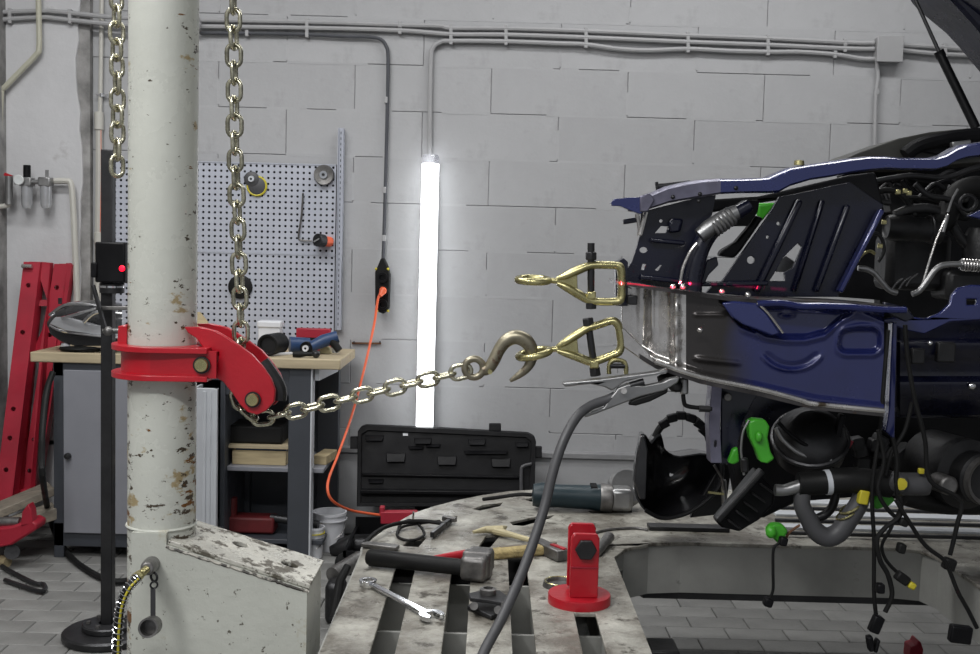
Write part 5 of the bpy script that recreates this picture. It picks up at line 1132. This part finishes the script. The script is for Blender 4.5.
# ---- cowl, and a dark sheet added to black out the bay
YC = 3.0
MB().slab(PP([(845, 159), (860, 152), (880, 145), (900, 138), (930, 132), (960, 129), (1010, 127), (1010, 160), (935, 166), (870, 166), (846, 163)], YC), (0, .25, 0)).build('cowl_panel', 'cowl', car, bevel=.01)
MB().tube(smoothpath(PP([(905, 155), (918, 146), (940, 140), (965, 136), (1000, 134)], YC - .03), 5), .02, 10).build('wiper_cover', 'black', car)
MB().slab(PP([(915, 150), (930, 142), (960, 138), (1000, 136), (1000, 152), (950, 156)], YC - .025), (0, .02, 0)).build('screen_seal', 'black', car, bevel=.003)
MB().bar(P(951, 145, YC - .06), P(970, 142.5, YC - .06), .02, .014).build('hinge_plate', 'alu', car, bevel=.003)
MB().slab(PP([(842, 175), (870, 165), (1060, 150), (1060, 440), (880, 440), (880, 300), (838, 297), (850, 220)], 3.25), (0, .05, 0)).build('bay_shade_sheet', 'black', car)  # black sheet added so the engine bay background stays dark
# ---- bonnet, held open, and its gas strut
bp = PP([(905, -12), (913, 4), (928, 18), (946, 33), (960, 48), (975, 66), (990, 84), (1030, 130)], 3.3)
th_ = Vector((.035, 0, .03)); mb = MB(); n_ = len(bp); near = -.85
vs = bp + [p + VY * near for p in bp] + [p + th_ + VY * near for p in bp] + [p + th_ for p in bp]
fs = []
for r_ in range(4):
    for i in range(n_ - 1): fs.append((r_ * n_ + i, r_ * n_ + i + 1, ((r_ + 1) % 4) * n_ + i + 1, ((r_ + 1) % 4) * n_ + i))
fs += [(0, n_, 2 * n_, 3 * n_), (n_ - 1, 4 * n_ - 1, 3 * n_ - 1, 2 * n_ - 1)]
bonnet = mb.add(vs, fs).build('bonnet', 'navy', car, smooth=40)
for k in (.25, .5, .75):
    q = [bp[0].lerp(bp[2], 0) + VY * near * k, bp[3] + VY * near * k, bp[6] + VY * near * k]
    MB().tube([p + Vector((.0, 0, -.0)) for p in q], .022, 8).build('bonnet_rib', 'navy', bonnet)
MB().tube(smoothpath([p + Vector((.01, 0, .01)) for p in bp], 3), .014, 8).build('bonnet_edge', 'navy', bonnet)
gs = P(909, -14, 3.15)
MB().cyl(gs, P(940, 54, 3.1), m(1.8, 3.1)).build('strut_rod', 'darksteel', car)
gst = MB().cyl(P(939, 52, 3.1), P(976, 128, 3.05), m(4.4, 3.1)).build('gas_strut', 'black', car)
MB().cyl(P(938.5, 51, 3.1), P(941.5, 57, 3.1), m(5, 3.1)).build('strut_collar', 'black', gst)
# ---- engine bay contents
Ye = 2.78
def tb_(name, pts, r, mat, Y=Ye, seg=12, n=6): return MB().tube(smoothpath(PP(pts, Y), n), [m(v, Y) for v in r] if isinstance(r, (list, tuple)) else m(r, Y), seg).build(name, mat, car)
MB().lathe([(0, .004), (m(10, Ye), .004), (m(11.5, Ye), 0), (m(13, Ye), .01), (m(13.5, Ye), m(24, Ye)), (m(12, Ye), m(28, Ye)), (m(12, Ye), m(42, Ye)), (m(13.5, Ye), m(45, Ye)), (m(13, Ye), m(54, Ye)), (0, m(55, Ye))], P(886, 227, Ye), (1, 0, -.05), 28).build('air_intake_duct', 'grip', car)
MB().ring(P(930, 229, Ye), m(13, Ye), m(1.5, Ye), (1, 0, -.05)).build('hose_clamp', 'darksteel', car)
tb_('intake_hose', [(930, 228), (945, 220), (950, 205), (958, 192), (975, 186), (1000, 190)], [12, 11, 10, 10, 10, 10], 'rubber')
tb_('coolant_hose', [(872, 195), (885, 190), (900, 194), (910, 205), (915, 215)], 3, 'rubber')
tb_('coolant_hose', [(895, 215), (912, 209), (935, 210), (950, 222), (962, 240), (985, 262)], 5, 'grip')
tb_('aircon_pipe', [(858, 268), (866, 269), (874, 273), (881, 281), (889, 290), (897, 293)], 2.8, 'alu', 2.62)
tb_('aircon_pipe', [(912, 294), (919, 291), (927, 281), (935, 270), (944, 265), (962, 264)], 3.0, 'alu', 2.62)
MB().cyl(P(960, 264.5, 2.62), P(984, 266, 2.62), m(5.5, 2.62), seg=6).build('pipe_union', 'alu', car, bevel=.002)
for k in range(6): MB().ring(P(963 + 3 * k, 264.7 + .2 * k, 2.62), m(5.6, 2.62), .0022, (1, 0, 0), 18, 6).build('union_thread', 'steel', car)
tb_('dipstick', [(948, 214), (936, 240), (921, 290)], 1.1, 'steel', 2.66, 6, 2)
MB().cyl(P(947.5, 215, 2.66), P(943, 232, 2.66), m(1.9, 2.66)).build('dipstick_handle', 'alu', car)
tb_('bowden_cable', [(958, 189), (952, 200), (948, 212)], 1.2, 'alu', 2.66, 6)
tb_('bracket_pipe', [(857, 262), (862, 255), (870, 251), (875, 254)], 1.6, 'zinc', 2.7, 8)
MB().lathe([(0, 0), (m(13, Ye), 0), (m(17, Ye), m(10, Ye)), (m(17, Ye), m(34, Ye)), (m(12, Ye), m(40, Ye)), (0, m(40, Ye))], P(982, 228, Ye), (0, 0, -1)).build('coolant_tank', 'grip', car)
MB().box(P(912, 262, 2.95), (m(64, 2.95), .12, m(56, 2.95))).build('engine_block', 'grip', car, bevel=.02)
MB().box(P(958, 285, 2.9), (m(40, 2.9), .12, m(30, 2.9))).build('battery_tray', 'grip', car, bevel=.015)
for i, (x, y) in enumerate(((891, 287), (899, 285), (906, 282))): tb_('alternator_fin', [(x, y + 4), (x + 5, y - 3), (x + 12, y - 8)], 1.3, 'darksteel', 2.72, 8)
for x, y in ((898, 192), (905, 191), (909, 193), (884, 222), (880, 246)): MB().box(P(x, y, 2.74), (.012, .01, .012)).build('connector', 'zinc', car, bevel=.002)
MB().ring(P(968, 203, 2.7), .018, .005, (.3, 1, 0)).build('lifting_eye', 'darksteel', car)
MB().slab(PP([(969, 216), (985, 208), (1000, 208), (1000, 220), (980, 219)], 2.5), (0, .02, 0)).build('wing_corner', 'bluerail', car, bevel=.003)
for i, (pts, r_) in enumerate((([(850, 190), (870, 200), (890, 203)], 3), ([(840, 184), (860, 186), (868, 196), (866, 210)], 2), ([(915, 184), (930, 196), (950, 200), (965, 215)], 3), ([(870, 232), (880, 236), (884, 250), (878, 262)], 2))):
    tb_('wiring', pts, r_, 'grip', 2.76)
random.seed(11)
for k in range(16):
    x0_, y0_ = random.uniform(868, 950), random.uniform(176, 215); pts = [(x0_, y0_)]
    for j in range(3): pts.append((pts[-1][0] + random.uniform(6, 18), pts[-1][1] + random.uniform(-9, 11)))
    tb_('wiring', pts, random.uniform(1.2, 3.2), random.choice(['grip', 'rubber', 'black', 'darksteel']), random.uniform(2.82, 3.0), 8)
for k in range(12):
    MB().box(P(random.uniform(875, 972), random.uniform(178, 210), random.uniform(2.95, 3.1)), (random.uniform(.03, .09), .06, random.uniform(.02, .06)), Matrix.Rotation(random.uniform(-.6, .6), 3, 'Y')).build('small_fitting', random.choice(['grip', 'black', 'darksteel']), car, bevel=.006)
tb_('cowl_seal', [(876, 181), (910, 176), (945, 178), (975, 168), (1000, 165)], 3, 'darksteel', 2.9)
# ---- right lower member, bracket, seam flange
MB().slab(PP([(903, 315), (925, 319), (940, 313), (950, 304), (952, 295), (958, 288), (970, 285), (1010, 285), (1010, 318), (950, 322), (925, 334), (905, 330), (880, 320)], 2.42), (0, .012, 0), [PP([(967, 299), (977, 299), (977, 305), (967, 305)], 2.42)]).build('latch_bracket', 'navy', car, bevel=.003).data.materials[0] = MT['blue']
MB().slab(PP([(884, 302), (908, 308), (915, 318), (906, 322), (884, 312)], 2.38), (0, .012, 0)).build('panel_tongue', 'navy', car, bevel=.003)
cx_ = MB(); cs = [(2.50, 318), (2.46, 326), (2.45, 338), (2.425, 343), (2.425, 352), (2.45, 358), (2.45, 376), (2.43, 382), (2.43, 392), (2.45, 398), (2.47, 414), (2.55, 418)]
o_ = [P(900, y, Y) for Y, y in cs]; o2 = [P(1030, y, Y) for Y, y in cs]
n_ = len(cs); cx_.add(o_ + o2 + [p + VY * .02 for p in o_] + [p + VY * .02 for p in o2], [(i, i + 1, n_ + i + 1, n_ + i) for i in range(n_ - 1)] + [(2 * n_ + i, 3 * n_ + i, 3 * n_ + i + 1, 2 * n_ + i + 1) for i in range(n_ - 1)]); cx_.build('cross_member', 'navy', car, smooth=60)
MB().slab(PP([(893, 322), (897, 322), (896, 390), (895, 440), (886, 432), (889, 412), (891, 360)], 2.40), (0, .03, 0)).build('seam_flange', 'blue', car, bevel=.003)
MB().slab(PP([(884, 312), (893, 318), (889, 412), (880, 412)], 2.46), (0, .02, 0)).build('gap_panel', 'black', car)
MB().box(P(917, 356, 2.41), (.03, .02, .035)).build('fuse_clip', 'grip', car, bevel=.004); MB().box(P(945, 352, 2.42), (.04, .02, .045)).build('fuse_clip', 'grip', car, bevel=.004)
MB().ball(P(930, 343, 2.415), (.006, .005, .006), 10, 6).build('bolt_head', 'chrome', car); MB().ball(P(972, 386, 2.425), (.009, .006, .008), 10, 6).build('bolt_head', 'chrome', car)
# ---- front post under the rail
MB().slab(PP([(712, 383), (722, 385), (720, 425), (722, 463), (711, 463), (709, 420)], 2.38), (0, .05, 0), [PP(circ(715.5, 444, 1.6, 4, 10), 2.38)]).build('post_face', 'steel', car, bevel=.003).data.materials[0] = MT['barerail']
MB().slab(PP([(721, 385), (760, 392), (752, 404), (742, 425), (734, 463), (721, 465)], 2.41), (0, .02, 0)).build('post_side', 'navy', car, bevel=.003)
MB().cyl(P(728, 397, 2.40), P(728, 397, 2.37), m(4, 2.38)).build('rubber_plug', 'worn', car, bevel=.002)
tb_('brake_pipe', [(683, 392), (684, 402), (687, 406), (700, 408), (712, 409)], 2.2, 'rubber', 2.36)
MB().cyl(P(699, 408.5, 2.36), P(710, 409, 2.36), m(3.6, 2.36), seg=6).build('pipe_nut', 'darksteel', car)
MB().cyl(P(684, 378, 2.36), P(684, 394, 2.36), m(4.5, 2.36)).build('valve', 'alu', car, bevel=.003)
for x, y in ((672, 378), (676, 386), (665, 380)): MB().ball(P(x, y, 2.36), (.018, .015, .014), 10, 6, noise=.2).build('grommet', 'rubber', car)
MB().slab(PP([(735, 387), (805, 402), (800, 425), (745, 428)], 2.62), (0, .02, 0)).build('inner_apron', 'navy', car)
# underside mass: sump, inner arch
MB().slab(PP([(742, 424), (780, 405), (800, 402), (890, 412), (1030, 416), (1030, 516), (960, 512), (905, 500), (850, 498), (800, 502), (778, 512), (762, 520), (740, 500), (735, 470)], 2.78), (0, .10, 0)).build('inner_arch', 'black', car, bevel=.02)
# fog-lamp / horn unit
cL = P(810, 438, 2.50)
MB().lathe([(0, -.05), (m(34, 2.55), -.05), (m(36, 2.55), -.02), (m(36, 2.55), .0), (m(30, 2.55), .03), (m(16, 2.55), .05), (0, .055)], cL, (-.15, -.6, .75), 36).build('brake_servo', 'darksteel', car)
MB().ring(cL, m(36, 2.55), .006, (-.15, -.6, .75), 40, 8).build('servo_rim', 'darksteel', car)
tb_('chrome_trim', [(776, 428), (783, 440), (797, 452), (815, 459), (831, 460)], 2.4, 'alu', 2.44)
tb_('trim_moulding', [(778, 422), (790, 434), (808, 446), (830, 451)], 2.0, 'black', 2.44)
MB().bar(P(842, 414, 2.46), P(830, 468, 2.46), .02, m(6, 2.46), (1, 0, .2)).build('support_strap', 'black', car, bevel=.003)
MB().bar(P(851, 440, 2.5), P(842, 455, 2.5), .008, .012).build('red_clip', 'reddull', car)
for k in range(9):
    x = 856 + random.random() * 26; y = 436 + random.random() * 36; MB().box(P(x, y, 2.6), (.03, .04, .03), Matrix.Rotation(random.random() * 2, 3, 'Y')).build('small_fitting', 'grip', car, bevel=.005)
# big radiator hose with clamp
Yh = 2.40
rh_ = MB().tube(PP([(798, 484), (802, 484), (830, 482), (832, 481), (852, 480), (890, 484)], Yh), [m(v, Yh) for v in (11.5, 12, 12, 13, 13, 14)], 20).build('radiator_hose', 'rubber', car)
MB().cyl(P(825, 482.5, Yh), P(830, 482, Yh), m(12.8, Yh), seg=24).build('hose_clip', 'whitemetal', rh_)
tb_('metal_stub', [(775, 490), (785, 490), (800, 486)], [6, 6, 7], 'alu', Yh)
sh_ = MB().cyl(P(888, 484, Yh), P(928, 484, Yh), m(11.5, Yh), seg=24).build('sensor_housing', 'greyrubber', car, bevel=.004)
cY = P(900, 483.5, Yh - .035); MB().lathe([(0, .006), (m(7, Yh), .006), (m(8.5, Yh), 0), (m(10, Yh), -.004), (m(10, Yh), -.03)], cY, (0, -1, 0), 20).build('connector_socket', 'greyrubber', sh_)
MB().lathe([(0, .010), (m(6, Yh), .009), (m(6.5, Yh), .004)], cY, (0, -1, 0), 9).build('yellow_cap', 'yellow', sh_)
MB().box(P(921, 471, Yh - .02), (.012, .012, .012)).build('yellow_clip', 'yellow', car, bevel=.002)
lh_ = tb_('lower_hose', [(803, 492), (802, 505), (808, 518), (815, 530), (826, 537), (838, 533), (848, 520), (858, 505), (862, 495)], [8, 8.5, 9, 9.5, 10, 10, 10, 9.5, 9], 'greyrubber', Yh, 16)
MB().ring(P(850, 508, Yh), m(10.5, Yh), m(1.4, Yh), (-.5, 0, .85)).build('hose_clip', 'zinc', lh_); MB().ring(P(846, 514, Yh), m(10.5, Yh), m(1, Yh), (-.5, 0, .85)).build('hose_clip', 'zinc', lh_)
MB().box(P(863, 497, Yh - .02), (m(10, Yh), .02, m(14, Yh)), Matrix.Rotation(.15, 3, 'Y')).build('yellow_connector', 'yellow', car, bevel=.003)
tb_('small_hose', [(836, 492), (833, 505), (826, 514), (818, 518)], 4.5, 'grip', Yh + .05)
MB().slab(PP([(876, 494), (888, 494), (896, 500), (890, 506), (876, 510), (872, 502)], Yh + .03), (0, .02, 0)).build('green_tape_wrap', 'green', car, bevel=.004)
# dark cylinders at far right
MB().lathe([(0, 0), (m(20, 2.5), 0), (m(26, 2.5), .01), (m(26, 2.5), .05), (m(36, 2.5), .06), (m(36, 2.5), .2), (0, .2)], P(985, 480, 2.46), (-.25, 1, 0), 36).build('drive_pulley', 'grip', car)
MB().lathe([(m(20, 2.5), -.01), (m(24, 2.5), -.014), (m(25, 2.5), .0)], P(985, 480, 2.46), (-.25, 1, 0), 36).build('pulley_lip', 'worn', car)
MB().cyl(P(936, 481, 2.5), P(950, 486, 2.44), m(10, 2.45), seg=18).build('drain_plug', 'worn', car, bevel=.006)
tb_('exhaust_pipe', [(895, 450), (905, 462), (925, 468), (960, 470)], 14, 'grip', 2.66)
tb_('lower_pipe', [(905, 497), (925, 502), (950, 506), (1010, 506)], 9, 'rubber', 2.56)
# green taped plugs
def tape(pts, Y, nm='green_tape_wrap', th=.03): return MB().slab(PP(pts, Y), (0, th, 0)).build(nm, 'green', car, smooth=60, bevel=.010, bseg=3)
tape([(748, 422), (754, 419), (766, 420), (770, 427), (768, 438), (771, 452), (775, 459), (768, 464), (760, 462), (756, 450), (750, 438)], 2.34)
MB().ball(P(759, 437, 2.335), (.008, .008, .012), 10, 6).build('tape_fold', 'green', car)
tape([(728, 463), (733, 450), (738, 447), (740, 462), (734, 465)], 2.37, th=.02)
tape([(757, 203), (777, 202.5), (765, 218), (762, 222), (758, 216)], 2.72, th=.02)
tape([(768, 530), (772, 525), (784, 525), (789, 532), (784, 540), (779, 545), (775, 540), (768, 537)], 2.36)
MB().ball(P(771, 532, 2.355), (.012, .012, .014), 12, 8).build('tape_fold', 'green', car)
tb_('thin_cable', [(749, 420), (743, 432), (741, 448), (742, 460), (744, 475)], 1.2, 'alu', 2.34, 6)
MB().cyl(P(744, 458, 2.34), P(745, 472, 2.34), m(4, 2.34)).build('cable_end', 'grip', car, bevel=.003)
# slanted bracket block
MB().slab(PP([(742, 490), (758, 470), (765, 480), (776, 490), (774, 505), (760, 520), (740, 532), (722, 528), (716, 522)], 2.46), (0, .05, 0)).build('mounting_bracket', 'black', car, bevel=.006)
MB().bar(P(717, 520, 2.44), P(762, 470, 2.44), .03, m(5, 2.44), (1, 0, 1)).build('bracket_edge', 'grip', car, bevel=.003)
for k in range(5): 
    x = 728 + k * 8; y = 520 - k * 9; MB().bar(P(x, y, 2.445), P(x + 13, y + 9, 2.445), .02, m(2, 2.44), (1, 0, 1)).build('bracket_rib', 'grip', car, bevel=.002)
# harness strands
def strand(pts, r, Y, mat='rubber'): return tb_('wiring_loom', pts, r, mat, Y, 8)
strand([(888, 330), (884, 380), (880, 430), (874, 470), (872, 500), (874, 540), (874, 590), (876, 615)], 2.2, 2.36)
strand([(905, 325), (908, 360), (915, 400), (925, 440), (930, 480), (960, 500), (957, 525), (950, 555)], 2.4, 2.35)
strand([(900, 495), (900, 515), (885, 528), (877, 540), (880, 560), (888, 575), (892, 595), (885, 612)], 2.6, 2.34)
strand([(896, 500), (908, 520), (925, 545), (944, 560), (950, 572), (958, 592), (968, 610), (977, 628)], 2.2, 2.33)
strand([(902, 505), (890, 530), (882, 545), (886, 560), (900, 575), (912, 585)], 1.8, 2.37)
strand([(878, 430), (884, 460), (878, 490), (890, 512), (905, 522)], 2.2, 2.35)
strand([(860, 560), (870, 560)], 1, 2.37) if False else None
strand([(783, 542), (774, 548), (773, 570), (773, 590), (768, 602)], 1.6, 2.36)
strand([(800, 525), (790, 532), (785, 540)], 1.4, 2.38, 'rust')
strand([(893, 438), (897, 460), (896, 480), (898, 500)], 2.4, 2.36)
strand([(912, 402), (905, 430), (892, 452), (886, 475)], 2.2, 2.37)
for (x, y, w_, h_, mt_, rt_) in ((949, 564, 12, 12, 'rubber', .3), (901, 548, 8, 10, 'rubber', .2), (876, 624, 11, 18, 'black', .35), (880, 588, 8, 10, 'black', 0), (960, 634, 22, 18, 'black', .1), (902, 578, 14, 10, 'rubber', .6), (911, 585, 8, 7, 'yellow', .5), (768, 602, 9, 9, 'black', .3), (783, 541, 8, 9, 'black', .2), (870, 643, 6, 16, 'black', -.2), (876, 645, 4, 14, 'black', .2), (903, 522, 9, 8, 'rubber', .3)):
    MB().box(P(x, y, 2.34), (m(w_, 2.34), .022, m(h_, 2.34)), Matrix.Rotation(rt_, 3, 'Y')).build('plug', mt_, car, bevel=.004)

# ---- round black housing (headlamp bucket) standing on the deck in front of the car
t = thing('headlamp_bucket', D(680, 522), 'broken black plastic round housing with a cable arch under the car', 'housing')
Yb = 2.98
ob = [(637, 455), (640, 440), (641, 434), (646, 435), (650, 442), (655, 436), (661, 434), (664, 447), (670, 453), (680, 456), (700, 453), (715, 456), (720, 464), (721, 490), (700, 505), (680, 515), (660, 519), (646, 512), (636, 498), (634, 480)]
# bowl: loft from rim outline to a smaller back outline
cen = Vector(P(680, 486, Yb)); rim = smoothpath(PP(ob + [ob[0]], Yb - .05), 2)[:-1]
lv = [(1.0, -.0), (.985, .05), (.9, .12), (.7, .17), (.4, .19), (.05, .195)]; vs = []; n_ = len(rim)
for s, dy in lv: vs += [cen + Vector(((p.x - cen.x) * s, -.05 + dy, (p.z - cen.z) * s)) for p in rim]
vi = [cen + Vector(((p.x - cen.x) * s * .96, -.05 + dy - .006 if s < 1 else -.05, (p.z - cen.z) * s * .96)) for s, dy in lv for p in rim]
fs = []
for r_ in range(len(lv) - 1):
    for i in range(n_):
        q = (r_ * n_ + i, r_ * n_ + (i + 1) % n_, (r_ + 1) * n_ + (i + 1) % n_, (r_ + 1) * n_ + i); fs.append(q); fs.append(tuple(len(vs) + k for k in reversed(q)))
for i in range(n_): fs.append((i, (i + 1) % n_, len(vs) + (i + 1) % n_, len(vs) + i))
MB().add(vs + vi, fs).build('shell', 'blackgloss', t, smooth=50)
tt = MB().tube(smoothpath(PP([(655, 437), (660, 428), (668, 420), (678, 416), (690, 417), (700, 423), (707, 434), (711, 448)], Yb - .04), 6), m(3.6, Yb), 10); tt.build('cable_arch', 'rubber', t)
for x, y in ((664, 424), (672, 418), (681, 415.5), (691, 418), (699, 424), (704, 431)): MB().box(P(x, y, Yb - .05), (.026, .02, .022), Matrix.Rotation((x - 681) * .03, 3, 'Y')).build('cable_clip', 'black', t, bevel=.003)
MB().tube(smoothpath(PP([(722, 463), (720, 485), (705, 502), (685, 514), (662, 518), (645, 510)], Yb - .06), 6), .006, 8).build('rim_edge', 'grip', t)
MB().slab(PP([(634, 482), (641, 436), (645, 436), (648, 450), (646, 500), (640, 500)], Yb - .07), (0, .03, 0)).build('side_flange', 'blackgloss', t, bevel=.004)
MB().slab(PP([(700, 500), (722, 462), (732, 466), (727, 500), (716, 515), (690, 518)], Yb + .0), (0, .02, 0)).build('torn_wall', 'rust', t, bevel=.003).data.materials[0] = MT['grip']
MB().bar(P(708, 492, Yb - .07), P(724, 494, Yb - .07), .006, .006).build('screw', 'zinc', t)
MB().cyl(P(723, 480, Yb - .06), P(725, 510, Yb - .06), m(3, Yb)).build('pivot_pin', 'alu', t)
MB().tube(PP([(714, 465), (722, 478), (724, 490)], Yb - .08), .004, 6).build('spring_wire', 'worn', t)
